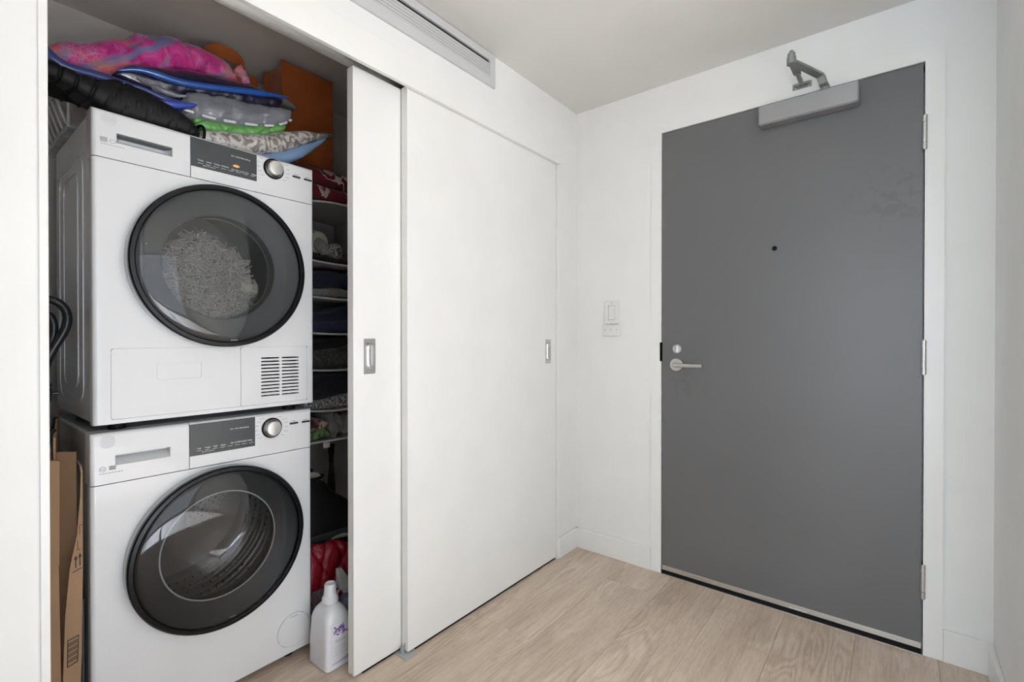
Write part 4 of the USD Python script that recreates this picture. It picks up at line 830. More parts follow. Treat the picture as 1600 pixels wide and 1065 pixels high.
# ---- maroon floral rolls
def floral():
    nodes = {'g': ('geometry', {}), 'd': ('noise_texture', {'scale': 16.0, 'detail': 2.0}), 'sc': ('vector_math', {'math_type': 'scale', 'scale': 0.055}), 'ad': ('vector_math', {'math_type': 'add'}),
             'v': ('voronoi_texture', {'scale': 9.5, 'randomness': 0.8}), 'r': ('rgb_ramp', {'ramp': [(0.0, (0.06, 0.0, 0.0)), (0.09, (0.06, 0, 0)), (0.10, (1, 1, 1)), (0.27, (1, 1, 1)), (0.285, (0, 0, 0))]}),
             'v2': ('voronoi_texture', {'scale': 120.0, 'feature': 'distance_to_edge'}), 'r2': ('rgb_ramp', {'ramp': [(0.05, (0, 0, 0)), (0.12, (1, 1, 1))]}),
             'w': ('noise_texture', {'scale': 11.0, 'detail': 0.0}), 'wr': ('rgb_ramp', {'ramp': [(0.485, (0, 0, 0)), (0.495, (1, 1, 1)), (0.505, (1, 1, 1)), (0.515, (0, 0, 0))]}),
             'mu': ('math', {'math_type': 'multiply'}), 'mx': ('math', {'math_type': 'maximum'}), 'm': ('mix', {'color1': (0.14, 0.006, 0.014), 'color2': (0.70, 0.58, 0.55)}),
             'p': ('principled_bsdf', {'roughness': 0.8, 'sheen_weight': 0.2})}
    links = [('g.position', 'd.vector'), ('d.color', 'sc.vector1'), ('sc.vector', 'ad.vector1'), ('g.position', 'ad.vector2'), ('ad.vector', 'v.vector'), ('v.distance', 'r.fac'), ('g.position', 'v2.vector'), ('v2.distance', 'r2.fac'),
             ('r.color', 'mu.value1'), ('r2.color', 'mu.value2'), ('ad.vector', 'w.vector'), ('w.fac', 'wr.fac'), ('mu.value', 'mx.value1'), ('wr.color', 'mx.value2'), ('mx.value', 'm.fac'), ('m.color', 'p.base_color')]
    return usdkit.material(stage, LK + 'maroon_floral', nodes, links, surface='p.BSDF')
FLOR = floral()
for i, (zt, zb_, xf_) in enumerate(((1.800, 1.728, -0.52), (1.722, 1.655, -0.50))):
    mr_ = thing('floral_cloth', ['folded maroon cloth with white flowers, upper of two on the organizer', 'folded maroon cloth with white flowers, lower of two on the organizer'][i], 'folded cloth', (-0.65, -1.1, zb_), group='maroon floral cloths')
    part(mr_, 'cloth', pad([(-1.30, zt - 0.012), (-1.2, zt), (-1.04, zt - 0.002), (-0.92, zt - 0.01)], [(-1.30, zb_), (-0.92, zb_)], xf_, 0.10, nu=90, rmax=0.04, amp=0.006, freq=16, seed=30 + i, nr=14), FLOR, smooth=True)

# ---- hanging fabric organizer
ORG = fabric('organizer_grey_fabric', [(0.3, (0.26, 0.26, 0.265)), (0.7, (0.33, 0.33, 0.335))], 200, rough=0.7, bump=(500, 0.4, 0.0006))
ORGW = flat('organizer_white_binding', (0.62, 0.62, 0.62), 0.6)
OYA, OYB, OXF, OXBK = -1.232, -0.915, -0.50, -0.80
og = thing('hanging_organizer', 'grey hanging fabric shelf organizer with white edges, beside the machines', 'closet organizer', (-0.65, -1.07, 0.665))
levels = [1.638, 1.413, 1.268, 1.122, 0.975, 0.814, 0.682]; sags = [-0.016, 0.010, 0.008, 0.006, 0.008, 0.012, 0.0]
def shelf_mesh(z, sag, th=0.006):
    n, m = 24, 5; V = []; 
    for k in (0, -th):
        for i in range(n):
            for j in range(m):
                s, t = i / (n - 1), j / (m - 1); bow = 0.012 * math.sin(math.pi * s) * (1 - t)
                V.append((OXF + bow - (OXF - OXBK) * t, OYA + (OYB - OYA) * s, z + k - sag * math.sin(math.pi * s) * (1 - 0.4 * t)))
    F = []
    for i in range(n - 1):
        for j in range(m - 1):
            a = [i * m + j, (i + 1) * m + j, (i + 1) * m + j + 1, i * m + j + 1]; F += [a, [q + n * m for q in a[::-1]]]
    edge = [(OXF + 0.0135 * math.sin(math.pi * s) + 0.001, OYA + (OYB - OYA) * s, z - th / 2 - sag * math.sin(math.pi * s)) for s in np.linspace(0, 1, 24)]
    return (np.array(V), np.array(F)), edge
for z, sg_ in zip(levels, sags):
    me_, ed = shelf_mesh(z, sg_); sp = part(og, 'shelf', me_, ORG, smooth=True)
    part(sp, 'edge_binding', tube(ed, 0.0042, 8), ORGW, label='white edge binding', smooth=True)
for yy in (OYA, OYB): part(og, 'side_panel', bx(OXBK, OXF - 0.002, yy - 0.001, yy + 0.001, levels[-1], levels[0]), ORG)
part(og, 'back_panel', bx(OXBK - 0.002, OXBK, OYA, OYB, levels[-1], levels[0]), ORG)
V = [(OXF + 0.004 - 0.29 * t, -1.098 + 0.012 * math.sin(6 * u + 3 * t), 0.684 + 0.122 * u) for u in np.linspace(0, 1, 10) for t in np.linspace(0, 1, 6)]
Fq = [[i * 6 + j, (i + 1) * 6 + j, (i + 1) * 6 + j + 1, i * 6 + j + 1] for i in range(9) for j in range(5)]
part(og, 'divider', trimesh.util.concatenate([as_tm((np.array(V), np.array(Fq))), as_tm((np.array(V) + [0, 0.003, 0], np.array(Fq)[:, ::-1]))]), ORG, smooth=True)
part(og, 'care_tag', bx(-0.4985, -0.4975, -1.148, -1.118, 0.650, 0.682), ORGW, label='white care tag')
part(og, 'inner_lining', bx(OXBK + 0.001, OXBK + 0.004, OYA + 0.005, OYB - 0.005, levels[1], levels[0]), flat('organizer_pale_lining', (0.40, 0.40, 0.40), 0.7))

def folded(name, label, cat, top, bot, mat, depth=0.25, xf_=-0.512, amp=0.006, freq=20, seed=0, disp=None, group=None):
    zb_ = min(b[1] for b in bot)
    t = thing(name, label, cat, (xf_ - depth / 2, (top[0][0] + top[-1][0]) / 2, zb_), group=group)
    part(t, 'cloth', pad(top, bot, xf_, depth, nu=110, rmax=0.04, amp=amp, freq=freq, seed=seed, disp=disp, nr=12), mat, smooth=True); return t
YA, YB = -1.222, -0.925
def L(*zs): return list(zip(np.linspace(YA, YB, len(zs)), zs))
NAVYK = fabric('navy_knit', [(0.3, (0.010, 0.013, 0.035)), (0.7, (0.022, 0.028, 0.065))], 120, rough=0.95)
BLUEK = fabric('blue_knit', [(0.3, (0.016, 0.020, 0.055)), (0.7, (0.030, 0.036, 0.095))], 150, rough=0.95)
GREYC = fabric('grey_jersey', [(0.3, (0.20, 0.20, 0.205)), (0.7, (0.29, 0.29, 0.295))], 90, rough=0.95)
CHAR = fabric('charcoal_knit', [(0.25, (0.012, 0.012, 0.013)), (0.5, (0.05, 0.05, 0.05)), (0.8, (0.14, 0.14, 0.14))], 95, stretch=(1, 1, 0.7), rough=0.95, bump=(120, 0.9, 0.006))
BLK = fabric('black_purple_knit', [(0.3, (0.006, 0.005, 0.010)), (0.7, (0.020, 0.016, 0.030))], 110, rough=0.95)
BLK2 = fabric('black_jersey', [(0.3, (0.005, 0.005, 0.006)), (0.7, (0.012, 0.012, 0.014))], 60, rough=0.9)
PEB = fabric('grey_white_knit', [(0.35, (0.05, 0.05, 0.055)), (0.5, (0.25, 0.25, 0.26)), (0.6, (0.60, 0.60, 0.60))], 150, rough=0.95)
folded('dark_cloth', 'black cloth under the rolled towels in the top organizer shelf', 'cloth', L(1.430, 1.432, 1.425, 1.43), L(1.414, 1.405, 1.405, 1.414), BLK2, seed=41)
TOWEL = fabric('cream_towel', [(0.3, (0.36, 0.35, 0.27)), (0.7, (0.48, 0.46, 0.37))], 150, rough=0.95)
tw = thing('rolled_towel', 'cream rolled towel lying in the top organizer shelf', 'towel', (-0.6, -1.14, 1.44))
rp = [(0.018, 0.0), (0.040, 0.002), (0.045, 0.012), (0.045, 0.19), (0.02, 0.2)]
tw_m = lathe(rp, 40, 'x', (0, 0, 0)); tw_m.apply_transform(trimesh.transformations.rotation_matrix(math.radians(180), (0, 0, 1))); tw_m.apply_transform(trimesh.transformations.rotation_matrix(math.radians(16), (0, 1, 0))); noisy(tw_m, 0.003, 40, 2); tw_m.apply_translation((-0.525, -1.150, 1.487))
part(tw, 'towel_roll', tw_m, TOWEL, smooth=True)
part(tw, 'grey_lining', noisy(tube(spline([(-0.60, -1.155, 1.497), (-0.53, -1.148, 1.480), (-0.505, -1.140, 1.455), (-0.504, -1.134, 1.436)], 20), [0.022] * 8 + [0.024] * 8 + [0.018] * 4, 14), 0.004, 40, 6), GREYC, label='grey cloth hanging out of the roll', smooth=True)
t2_ = thing('rolled_scarf', 'small pale patterned cloth roll at the right of the top organizer shelf', 'cloth roll', (-0.57, -1.06, 1.42))
sm_ = lathe([(0.016, 0.0), (0.028, 0.002), (0.034, 0.012), (0.034, 0.12), (0.01, 0.125)], 32, 'x'); sm_.apply_transform(trimesh.transformations.rotation_matrix(math.radians(200), (0, 0, 1))); noisy(sm_, 0.003, 60, 3); sm_.apply_translation((-0.515, -1.065, 1.462))
part(t2_, 'cloth_roll', sm_, PEB, smooth=True)
folded('navy_sweater', 'fuzzy navy sweater above the grey one, second organizer shelf', 'sweater', L(1.345, 1.372, 1.378, 1.365, 1.34), L(1.300, 1.298, 1.30, 1.30), NAVYK, seed=42, amp=0.008)
folded('grey_sweater', 'light grey folded sweater under the fuzzy navy one', 'sweater', L(1.300, 1.298, 1.312, 1.300, 1.295), L(1.268, 1.261, 1.261, 1.268), GREYC, seed=43)
folded('navy_sweater', 'dark navy knit on top in the third organizer shelf', 'sweater', L(1.195, 1.20, 1.215, 1.235, 1.21), L(1.165, 1.158, 1.172, 1.18), NAVYK, seed=44)
folded('blue_sweater', 'blue knit sweater at the bottom of the third organizer shelf', 'sweater', L(1.165, 1.160, 1.168, 1.178, 1.17), L(1.122, 1.117, 1.117, 1.122), BLUEK, seed=45)
folded('charcoal_sweater', 'chunky charcoal grey knit in the fourth organizer shelf', 'sweater', L(1.035, 1.045, 1.056, 1.075, 1.06), L(0.976, 0.968, 0.968, 0.976), CHAR, seed=46, amp=0.008)
folded('black_garment', 'black garment lying over the charcoal knit', 'garment', L(1.075, 1.085, 1.095, 1.10, 1.08), L(1.04, 1.045, 1.055, 1.075), BLK2, seed=47, xf_=-0.54)
folded('black_sweater', 'thick purplish black knit in the fifth organizer shelf', 'sweater', L(0.93, 0.945, 0.95, 0.945, 0.93), L(0.845, 0.842, 0.855, 0.85), BLK, seed=48, amp=0.008)
folded('pebbled_sweater', 'black and white flecked knit under the purplish black one', 'sweater', L(0.850, 0.846, 0.858, 0.862, 0.85), L(0.814, 0.805, 0.805, 0.814), PEB, seed=49, amp=0.006, xf_=-0.502)
PRINT = fabric('floral_print', [(0.30, (0.02, 0.015, 0.015)), (0.42, (0.16, 0.03, 0.05)), (0.52, (0.45, 0.30, 0.28)), (0.60, (0.55, 0.50, 0.46)), (0.68, (0.05, 0.04, 0.04))], 30, detail=2, rough=0.8)
t = thing('printed_cloth', 'crumpled red and cream printed cloth in the lowest organizer pocket', 'cloth', (-0.6, -1.16, 0.73))
part(t, 'cloth', pad([(-1.215, 0.765), (-1.17, 0.775), (-1.135, 0.765), (-1.112, 0.745)], [(-1.215, 0.72), (-1.112, 0.715)], -0.52, 0.2, nu=70, rmax=0.04, amp=0.012, freq=30, seed=50), PRINT, smooth=True)
t = thing('green_cloth', 'green patterned cloth under the printed one in the lowest organizer pocket', 'cloth', (-0.6, -1.16, 0.685))
part(t, 'cloth', pad([(-1.218, 0.715), (-1.17, 0.722), (-1.13, 0.728), (-1.104, 0.71)], [(-1.218, 0.684), (-1.104, 0.684)], -0.505, 0.24, nu=70, rmax=0.025, amp=0.006, freq=30, seed=51), fabric('green_print', [(0.40, (0.13, 0.22, 0.08)), (0.5, (0.20, 0.32, 0.13)), (0.62, (0.02, 0.03, 0.02))], 38, rough=0.85), smooth=True)
for i, (y0_, z0_, z1_, sd) in enumerate(((-1.075, 0.69, 0.785, 52), (-1.005, 0.69, 0.775, 53))):
    t = thing('grey_cloth', ['light grey cloth bundle next to the divider in the lowest organizer pocket', 'light grey cloth bundle further right in the lowest organizer pocket'][i], 'cloth', (-0.6, y0_, 0.685))
    part(t, 'cloth', pad([(y0_ - 0.034, z1_ - 0.01), (y0_, z1_), (y0_ + 0.032, z1_ - 0.02)], [(y0_ - 0.034, 0.684), (y0_ + 0.032, 0.684)], -0.515, 0.2, nu=60, rmax=0.03, amp=0.008, freq=24, seed=sd), GREYC, smooth=True)

# ---- below the organizer: shoes, red bag, bottles
LEATH = flat('black_leather', (0.010, 0.010, 0.010), 0.26, coat_weight=0.8, bump=(120, 0.2, 0.002))
SOLE = flat('dark_sole_rubber', (0.035, 0.036, 0.038), 0.45)
bn = thing('storage_bin', 'dark storage bin under the black boots in the closet', 'storage bin', (-0.62, -1.08, 0.0))
part(bn, 'bin_body', man(bx(-0.80, -0.47, -1.27, -0.90, 0.0, 0.285, 0.01)) - man(bx(-0.79, -0.48, -1.26, -0.91, 0.012, 0.40)), flat('bin_dark', (0.05, 0.05, 0.05), 0.6))
part(bn, 'bin_lid', bx(-0.805, -0.465, -1.275, -0.895, 0.285, 0.297, 0.004), flat('bin_lid_dark', (0.05, 0.05, 0.05), 0.6))
def shoe(name, label, loc, rz, L_=0.29, pitch=0.0):
    T = thing(name, label, 'boot', loc, rz=rz)
    # local: toe along +x, sole on z = 0
    s = np.linspace(0, 1, 40)
    hw = 0.042 * (np.sin(np.pi * np.clip(s, 0.0, 1)) ** 0.35) * (0.82 + 0.30 * np.exp(-((s - 0.70) / 0.2) ** 2)); hw[0] = hw[-1] = 0.004
    out = Polygon(list(zip(s * L_, hw)) + list(zip(s[::-1] * L_, -hw[::-1]))).buffer(0.004)
    R_ = trimesh.transformations.rotation_matrix(-pitch, (0, 1, 0))
    so = extr(out, 0.028, 'z', 0.0); so.apply_transform(R_); part(T, 'sole', so, SOLE, local=True)
    prof = np.interp(s, [0, 0.05, 0.25, 0.38, 0.55, 0.75, 0.92, 1.0], [0.20, 0.245, 0.25, 0.225, 0.165, 0.118, 0.090, 0.045])
    V = []; n = 24; a = np.linspace(0, np.pi, n)
    for i in range(40):
        w = max(hw[i] - 0.001, 0.004)
        V.append(np.stack([np.full(n, s[i] * L_), w * np.sign(np.cos(a)) * np.abs(np.cos(a)) ** (0.75 + 0.2 * s[i]), 0.026 + (prof[i] - 0.026) * np.sin(a) ** 0.8], 1))
    V = np.vstack(V); F = [[i * n + j, (i + 1) * n + j, (i + 1) * n + j + 1, i * n + j + 1] for i in range(39) for j in range(n - 1)]
    up = as_tm((V, np.array(F))); up.fix_normals(); noisy(up, 0.003, 30, 8); up.apply_transform(R_); part(T, 'upper', up, LEATH, local=True, smooth=True)
    cl_ = lathe([(0.030, 0.0), (0.036, 0.004), (0.037, 0.012), (0.033, 0.014), (0.030, 0.0)], 32, 'z', (0, 0, 0)); cl_.apply_scale((1.5, 0.95, 1)); cl_.apply_translation((0.062, 0, 0.240)); cl_.apply_transform(R_); part(T, 'collar', cl_, LEATH, local=True)
    return T
sh1 = shoe('leather_boot', 'black leather ankle boot with dark rubber sole behind the red bag', (-0.475, -1.275, 0.300), 88.0, 0.30, 0.02)
sh2 = shoe('leather_boot', 'black leather ankle boot half hidden behind the other boot', (-0.60, -1.26, 0.298), 84.0, 0.30, 0.0)
tp = thing('beige_sock', 'beige knitted sock tucked into the top of the black boot', 'sock', (-0.52, -1.20, 0.535))
part(tp, 'cloth', noisy(tube(spline([(-0.50, -1.235, 0.53), (-0.48, -1.22, 0.552), (-0.47, -1.20, 0.556), (-0.465, -1.185, 0.540)], 20), [0.014] * 20, 12), 0.003, 90, 2), TOWEL, smooth=True)
um = thing('umbrella', 'slim black umbrella standing behind the boots, handle up', 'umbrella', (-0.62, -1.065, 0.30))
part(um, 'canopy', lathe([(0.010, 0.0), (0.016, 0.05), (0.018, 0.15), (0.012, 0.22), (0.008, 0.26)], 24, 'z', (-0.62, -1.04, 0.30)), BLK2)
part(um, 'handle', [tube([(-0.62, -1.04, 0.55), (-0.62, -1.04, 0.58), (-0.62, -1.04, 0.63)], [0.009, 0.011, 0.014], 16)], BLACKR)
gc = thing('pale_cloth', 'pale grey cloth sticking out under the boot sole', 'cloth', (-0.5, -1.08, 0.297))
part(gc, 'cloth', pad([(-1.16, 0.303), (-1.10, 0.318), (-1.04, 0.325), (-0.98, 0.32)], [(-1.16, 0.297), (-1.10, 0.292), (-1.04, 0.288), (-0.98, 0.29)], -0.42, 0.3, nu=50, rmax=0.012, amp=0.004, seed=60), flat('pale_grey_cloth', (0.36, 0.37, 0.36), 0.8), smooth=True)
REDB = flat('red_plastic_bag', (0.34, 0.012, 0.03), 0.38, bump=(26, 0.7, 0.012))
def rdisp(y, s, V):
    r = 0
    for c, sl in ((-1.235, 0.15), (-1.20, -0.25), (-1.165, 0.3), (-1.13, -0.12), (-1.10, 0.2)):
        r = r - 0.007 * np.exp(-((y - c - 2.2 * sl * (V[:, 2] - 0.2)) / 0.009) ** 2)
    return r
rd = thing('red_bag', 'crumpled red plastic bag between the boots and the detergent bottle', 'bag', (-0.42, -1.15, 0.0))
part(rd, 'bag_body', pad([(-1.29, 0.27), (-1.24, 0.318), (-1.18, 0.30), (-1.10, 0.285), (-1.03, 0.25)], [(-1.29, 0.0), (-1.03, 0.0)], -0.355, 0.10, nu=120, rmax=0.045, amp=0.020, freq=11, seed=61, disp=rdisp, nr=30), REDB, smooth=True)
part(rd, 'clear_wrap', noisy(bx(-0.352, -0.335, -1.285, -1.235, 0.02, 0.17, 0.006).subdivide().subdivide().subdivide(), 0.008, 50, 3), FILM, smooth=True)

# spray bottle
sb = thing('spray_bottle', 'grey spray bottle behind the detergent bottle by the sliding door', 'spray bottle', (-0.245, -1.205, 0.0))
SPG = flat('spray_grey_plastic', (0.42, 0.43, 0.44), 0.4); SPB = flat('spray_blue_grey_body', (0.14, 0.17, 0.24), 0.3)
part(sb, 'body', lathe([(0.0001, 0.0), (0.034, 0.0), (0.037, 0.006), (0.037, 0.12), (0.030, 0.145), (0.016, 0.163), (0.0145, 0.185)], 40, 'z', (-0.245, -1.205, 0.0)), SPB)
part(sb, 'collar', lathe([(0.0165, 0.180), (0.018, 0.183), (0.018, 0.198), (0.013, 0.200)], 32, 'z', (-0.245, -1.205, 0.0)), SPG)
hd = m3.Manifold.batch_hull([man(bx(-0.262, -0.228, -1.237, -1.190, 0.196, 0.206, 0.004)), man(bx(-0.257, -0.233, -1.239, -1.203, 0.23, 0.24, 0.004)), man(bx(-0.253, -0.237, -1.243, -1.223, 0.262, 0.272, 0.003))])
part(sb, 'spray_head', hd, SPG)
part(sb, 'trigger', tube(spline([(-0.245, -1.226, 0.198), (-0.245, -1.243, 0.180), (-0.245, -1.241, 0.158), (-0.245, -1.235, 0.145)], 14), 0.0045, 8), flat('trigger_pink', (0.6, 0.45, 0.47), 0.4))

# detergent bottle
BOT = flat('bottle_white_plastic', (0.78, 0.79, 0.83), 0.32, subsurface_weight=0.0)
db = thing('detergent_bottle', 'white detergent bottle with a lavender label on the floor', 'bottle', (-0.185, -1.303, 0.0))
bx0, bx1, by0, by1 = -0.244, -0.128, -1.350, -1.255
def bsec(z, ins, r):
    return rrect(bx0 + ins, bx1 - ins, by0 + ins, by1 - ins, r)
def loft_sec(secs, n=64):
    V = []; F = []
    for z, g in secs:
        e = g.exterior; c = g.centroid
        a = np.linspace(0, 2 * np.pi, n, endpoint=False); pts = []
        from shapely.geometry import LineString
        for q in a:
            ln = LineString([(c.x, c.y), (c.x + math.cos(q), c.y + math.sin(q))]).intersection(e); ln = ln if ln.geom_type == 'Point' else list(ln.geoms)[0]
            pts.append((ln.x, ln.y, z))
        V += pts
    for i in range(len(secs) - 1):
        for j in range(n):
            k = (j + 1) % n; F += [[i * n + j, i * n + k, (i + 1) * n + k], [i * n + j, (i + 1) * n + k, (i + 1) * n + j]]
    V += [(c.x, c.y, secs[0][0]), (c.x, c.y, secs[-1][0])]; b = len(V) - 2; m = (len(secs) - 1) * n
    for j in range(n):
        k = (j + 1) % n; F += [[b, k, j], [b + 1, m + j, m + k]]
    return trimesh.Trimesh(V, F, process=False)
secs = [(0.0, bsec(0, 0.006, 0.010)), (0.002, bsec(0, 0.002, 0.012)), (0.006, bsec(0, 0.0, 0.013)), (0.09, bsec(0, 0.0005, 0.015)), (0.150, bsec(0, 0.0025, 0.018)), (0.168, bsec(0, 0.005, 0.022)), (0.182, bsec(0, 0.010, 0.026)), (0.193, bsec(0, 0.018, 0.026)), (0.200, bsec(0, 0.026, 0.021)), (0.205, bsec(0, 0.030, 0.017))]
part(db, 'bottle_body', loft_sec(secs), BOT, smooth=40)
bcx, bcy = (bx0 + bx1) / 2, (by0 + by1) / 2
cp = part(db, 'cap', lathe([(0.0265, 0.203), (0.0272, 0.205), (0.0268, 0.217), (0.0225, 0.224), (0.0205, 0.228), (0.0185, 0.262), (0.0165, 0.265), (0.0155, 0.2635), (0.0145, 0.258), (0.0001, 0.256)], 48, 'z', (bcx, bcy, 0)), BOT)
LAV = flat('lavender_purple', (0.20, 0.09, 0.42), 0.5); LAV2 = flat('lavender_light', (0.42, 0.30, 0.66), 0.5); STEM = flat('lavender_stem', (0.10, 0.12, 0.10), 0.6); LPALE = flat('label_lilac', (0.52, 0.46, 0.72), 0.5); LINE = flat('label_print_grey', (0.50, 0.50, 0.52), 0.6)
rr = np.random.default_rng(11)
def blob(n, mat_seed, r0, r1):
    out = []
    for q in range(n):
        y, z = by0 + 0.052 + rr.normal(0, 0.012), 0.128 + rr.normal(0, 0.008); out.append(Point(y, z).buffer(rr.uniform(r0, r1), quad_segs=3))
    from shapely import union_all
    return union_all(out)
lbx = bx1 + 0.0002
lab = part(db, 'label', extr(rrect(by0 + 0.018, by1 - 0.008, 0.018, 0.152, 0.006), 0.0004, 'x', bx1 - 0.0006), BOT)
part(lab, 'lavender_flower', extr(blob(26, 0, 0.0025, 0.0045), 0.0006, 'x', lbx - 0.0002), LAV, label='purple lavender blossoms')
part(lab, 'lavender_highlight', extr(blob(22, 1, 0.0012, 0.0028), 0.0007, 'x', lbx - 0.0002), LAV2)
part(lab, 'lavender_stem', [extr(Polygon([(by0 + 0.020, 0.132), (by0 + 0.034, 0.127), (by0 + 0.046, 0.126), (by0 + 0.034, 0.123)]), 0.0006, 'x', lbx - 0.0002), extr(Polygon([(by0 + 0.028, 0.1395), (by0 + 0.042, 0.134), (by0 + 0.05, 0.133), (by0 + 0.040, 0.131)]), 0.0006, 'x', lbx - 0.0002)], STEM)
tx = meshkit.text_mesh('Natural', 0.0105, 0.0004); tx.vertices = np.stack([tx.vertices[:, 2] + lbx, tx.vertices[:, 0] * 0.8 + tx.vertices[:, 1] * 0.25 + by0 + 0.030, tx.vertices[:, 1] + 0.089], 1)
part(lab, 'label_lettering', [tx] + [extr(sbox(by0 + 0.024 + 0.004 * (q % 2), 0.079 - q * 0.0078, by0 + (0.074 if q % 3 else 0.06), 0.0800 - q * 0.0078), 0.0003, 'x', lbx) for q in range(5)], LINE, smooth=False)
part(lab, 'lilac_band', extr(Polygon([(by0 + 0.019, 0.020), (by1 - 0.010, 0.020), (by1 - 0.010, 0.034), (by0 + 0.05, 0.026), (by0 + 0.019, 0.0225)]), 0.0005, 'x', lbx - 0.0001), LPALE)

# ---- left slot: vacuum cleaner hose, carton, board
VBLK = flat('vacuum_black_plastic', (0.014, 0.014, 0.015), 0.35); VGRY = flat('vacuum_dark_grey', (0.06, 0.06, 0.062), 0.5)
vc = thing('vacuum_cleaner', 'black vacuum cleaner with looped hose hung left of the dryer', 'vacuum cleaner', (-0.47, -1.975, 0.94))
part(vc, 'body', lathe([(0.0001, 0.0), (0.028, 0.002), (0.034, 0.03), (0.036, 0.18), (0.034, 0.24), (0.022, 0.262), (0.0001, 0.268)], 40, 'z', (-0.50, -1.985, 0.945)), VGRY)
part(vc, 'cooling_ribs', [lathe([(0.0362, 1.02 + 0.008 * q), (0.0385, 1.022 + 0.008 * q), (0.0362, 1.024 + 0.008 * q)], 40, 'z', (-0.50, -1.985, 0)) for q in range(13)], VBLK)
part(vc, 'hose', tube(spline([(-0.47, -1.985, 1.195), (-0.455, -1.958, 1.200), (-0.45, -1.932, 1.183), (-0.447, -1.923, 1.150), (-0.448, -1.930, 1.115), (-0.452, -1.948, 1.075), (-0.455, -1.964, 1.03), (-0.455, -1.972, 0.985)], 60), 0.0105, 14), VBLK, smooth=True)
part(vc, 'inner_hose', tube(spline([(-0.48, -1.985, 1.165), (-0.468, -1.960, 1.160), (-0.465, -1.948, 1.125), (-0.466, -1.955, 1.08), (-0.468, -1.968, 1.03)], 40), 0.0095, 14), VBLK, smooth=True)
part(vc, 'hose_cuff', [lathe([(0.016, 0.0), (0.0185, 0.004), (0.0185, 0.010), (0.0165, 0.012)], 24, 'z', (-0.455, -1.972, 0.925 + 0.013 * q)) for q in range(4)] + [cyl((-0.455, -1.972, 0.925), (-0.455, -1.972, 0.99), 0.0155)], VBLK)
part(vc, 'latch', bx(-0.46, -0.45, -1.955, -1.938, 0.945, 0.952, 0.002), VBLK)
CARD = fabric('corrugated_card', [(0.3, (0.33, 0.205, 0.118)), (0.7, (0.38, 0.24, 0.14))], 6, rough=0.85, bump=(70, 0.15, 0.002), sheen=0)
CINK = flat('carton_black_print', (0.02, 0.018, 0.016), 0.7)
cb_ = thing('cardboard_box', 'flattened brown cardboard box wedged left of the washing machine', 'cardboard box', (-0.45, -1.95, 0.0))
def quad_sheet(P, th=0.004, n=8):
    """Corrugated sheet through 4 corner points (a, b, c, d), thickness th."""
    a, b, c, d = [np.array(q, float) for q in P]; nn = np.cross(b - a, d - a); nn /= np.linalg.norm(nn)
    pts = [q + s * nn * th / 2 for q in (a, b, c, d) for s in (-1, 1)]
    return trimesh.convex.convex_hull(np.array(pts))
part(cb_, 'front_flap', quad_sheet([(-0.315, -2.035, 0.545), (-0.300, -1.962, 0.535), (-0.300, -1.961, 0.792), (-0.315, -2.035, 0.815)]), CARD)
part(cb_, 'front_panel', quad_sheet([(-0.318, -2.035, 0.0), (-0.303, -1.957, 0.0), (-0.303, -1.963, 0.545), (-0.318, -2.035, 0.548)]), CARD)
part(cb_, 'inner_panel', quad_sheet([(-0.36, -1.952, 0.0), (-0.345, -1.922, 0.0), (-0.355, -1.921, 0.80), (-0.40, -1.960, 0.80)]), CARD)
wv = Polygon([(-1.957, 0.0), (-1.930, 0.0), (-1.9225, 0.28), (-1.919, 0.5), (-1.9185, 0.76), (-1.9215, 0.78), (-1.9235, 0.70), (-1.930, 0.60), (-1.944, 0.52), (-1.953, 0.40), (-1.957, 0.25)])
part(cb_, 'side_flap', extr(wv, 0.004, 'x', -0.300), CARD)
part(cb_, 'rear_panel', quad_sheet([(-0.34, -1.965, 0.70), (-0.62, -1.918, 0.70), (-0.62, -1.918, 0.90), (-0.34, -1.965, 0.845)]), CARD)
part(cb_, 'rear_panel', quad_sheet([(-0.33, -1.975, 0.0), (-0.62, -1.955, 0.0), (-0.62, -1.955, 0.86), (-0.33, -1.975, 0.83)]), CARD)
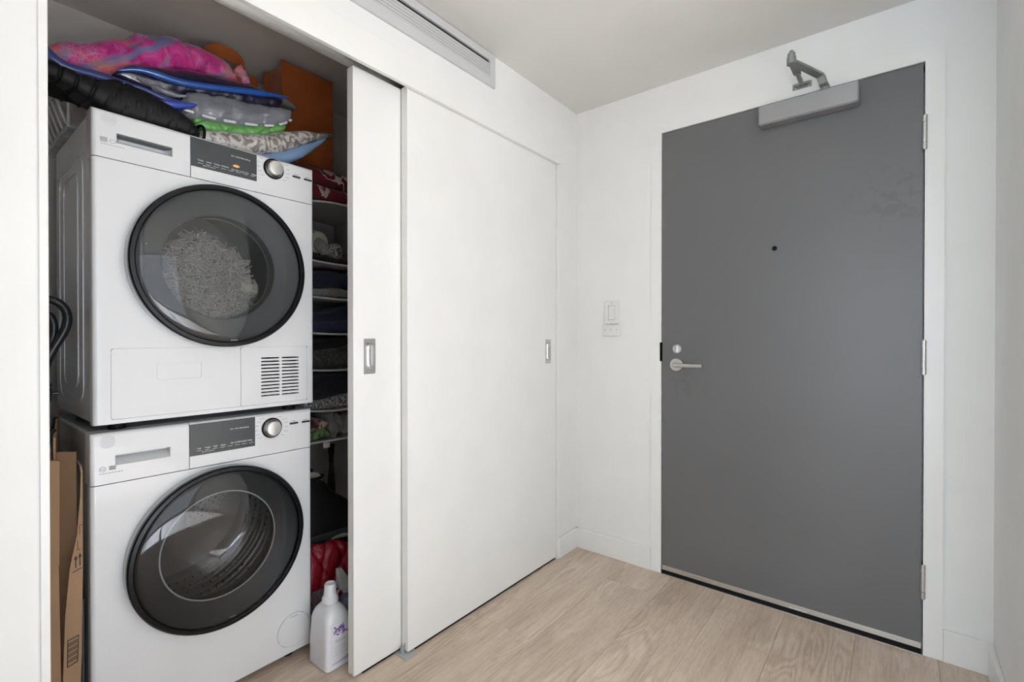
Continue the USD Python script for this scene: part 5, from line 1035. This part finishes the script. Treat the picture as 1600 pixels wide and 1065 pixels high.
part(cb_, 'torn_tape', noisy(tube(spline([(-0.34, -1.985, 0.835), (-0.38, -1.965, 0.855), (-0.44, -1.955, 0.85), (-0.50, -1.94, 0.875)], 24), 0.006, 8), 0.006, 60, 4), DARK, smooth=True)
xs = -0.2955
part(cb_, 'underline_mark', extr(Polygon([(-1.9385, 0.508), (-1.9215, 0.5145), (-1.9215, 0.5165), (-1.9385, 0.510)]), 0.0005, 'x', xs), CINK)
for yc, zc in ((-1.9325, 0.532), (-1.9245, 0.536)):
    part(cb_, 'arrow_mark', extr(Polygon([(yc - 0.001, zc - 0.014), (yc + 0.001, zc - 0.0135), (yc + 0.001, zc + 0.008), (yc + 0.0035, zc + 0.008), (yc, zc + 0.018), (yc - 0.0035, zc + 0.007), (yc - 0.001, zc + 0.0075)]), 0.0005, 'x', xs), CINK)
for (y, z, q) in ((-1.9245, 0.612, 1), (-1.9285, 0.575, -1)):
    a_, b_ = z - 0.012, z + 0.012; c_ = b_ if q > 0 else a_
    part(cb_, 'corner_mark', extr(sbox(y - 0.001, a_, y, b_).union(sbox(y - 0.001, c_ - 0.0006, y + 0.005, c_ + 0.0006)), 0.0005, 'x', xs), CINK)
part(cb_, 'bar_code', [extr(Polygon([(-1.950, 0.275), (-1.929, 0.281), (-1.927, 0.348), (-1.949, 0.343)], [[(-1.9485, 0.2775), (-1.9305, 0.283), (-1.9285, 0.3455), (-1.9475, 0.341)]]), 0.0005, 'x', xs)] + [extr(Polygon([(-1.9488, 0.281 + q * 0.0045), (-1.9295, 0.286 + q * 0.0045), (-1.9295, 0.2865 + q * 0.0045 + 0.0015 * (q % 3 > 0)), (-1.9488, 0.2815 + q * 0.0045 + 0.0015 * (q % 3 > 0))]), 0.0005, 'x', xs) for q in range(13)], CINK, label='black bar code print', smooth=False)
part(cb_, 'oval_mark', extr(affinity.scale(ring2(-1.990, 0.445, 0.016, 0.019), 0.45, 1.3), 0.0005, 'x', -0.3055), CINK)
bd = single('grey_board', bx(-0.62, -0.33, -1.9165, -1.9105, 0.0, 0.42, 0.001), flat('dark_grey_board', (0.07, 0.075, 0.085), 0.5), 'thin dark grey board standing between the carton and the washing machine', 'board')
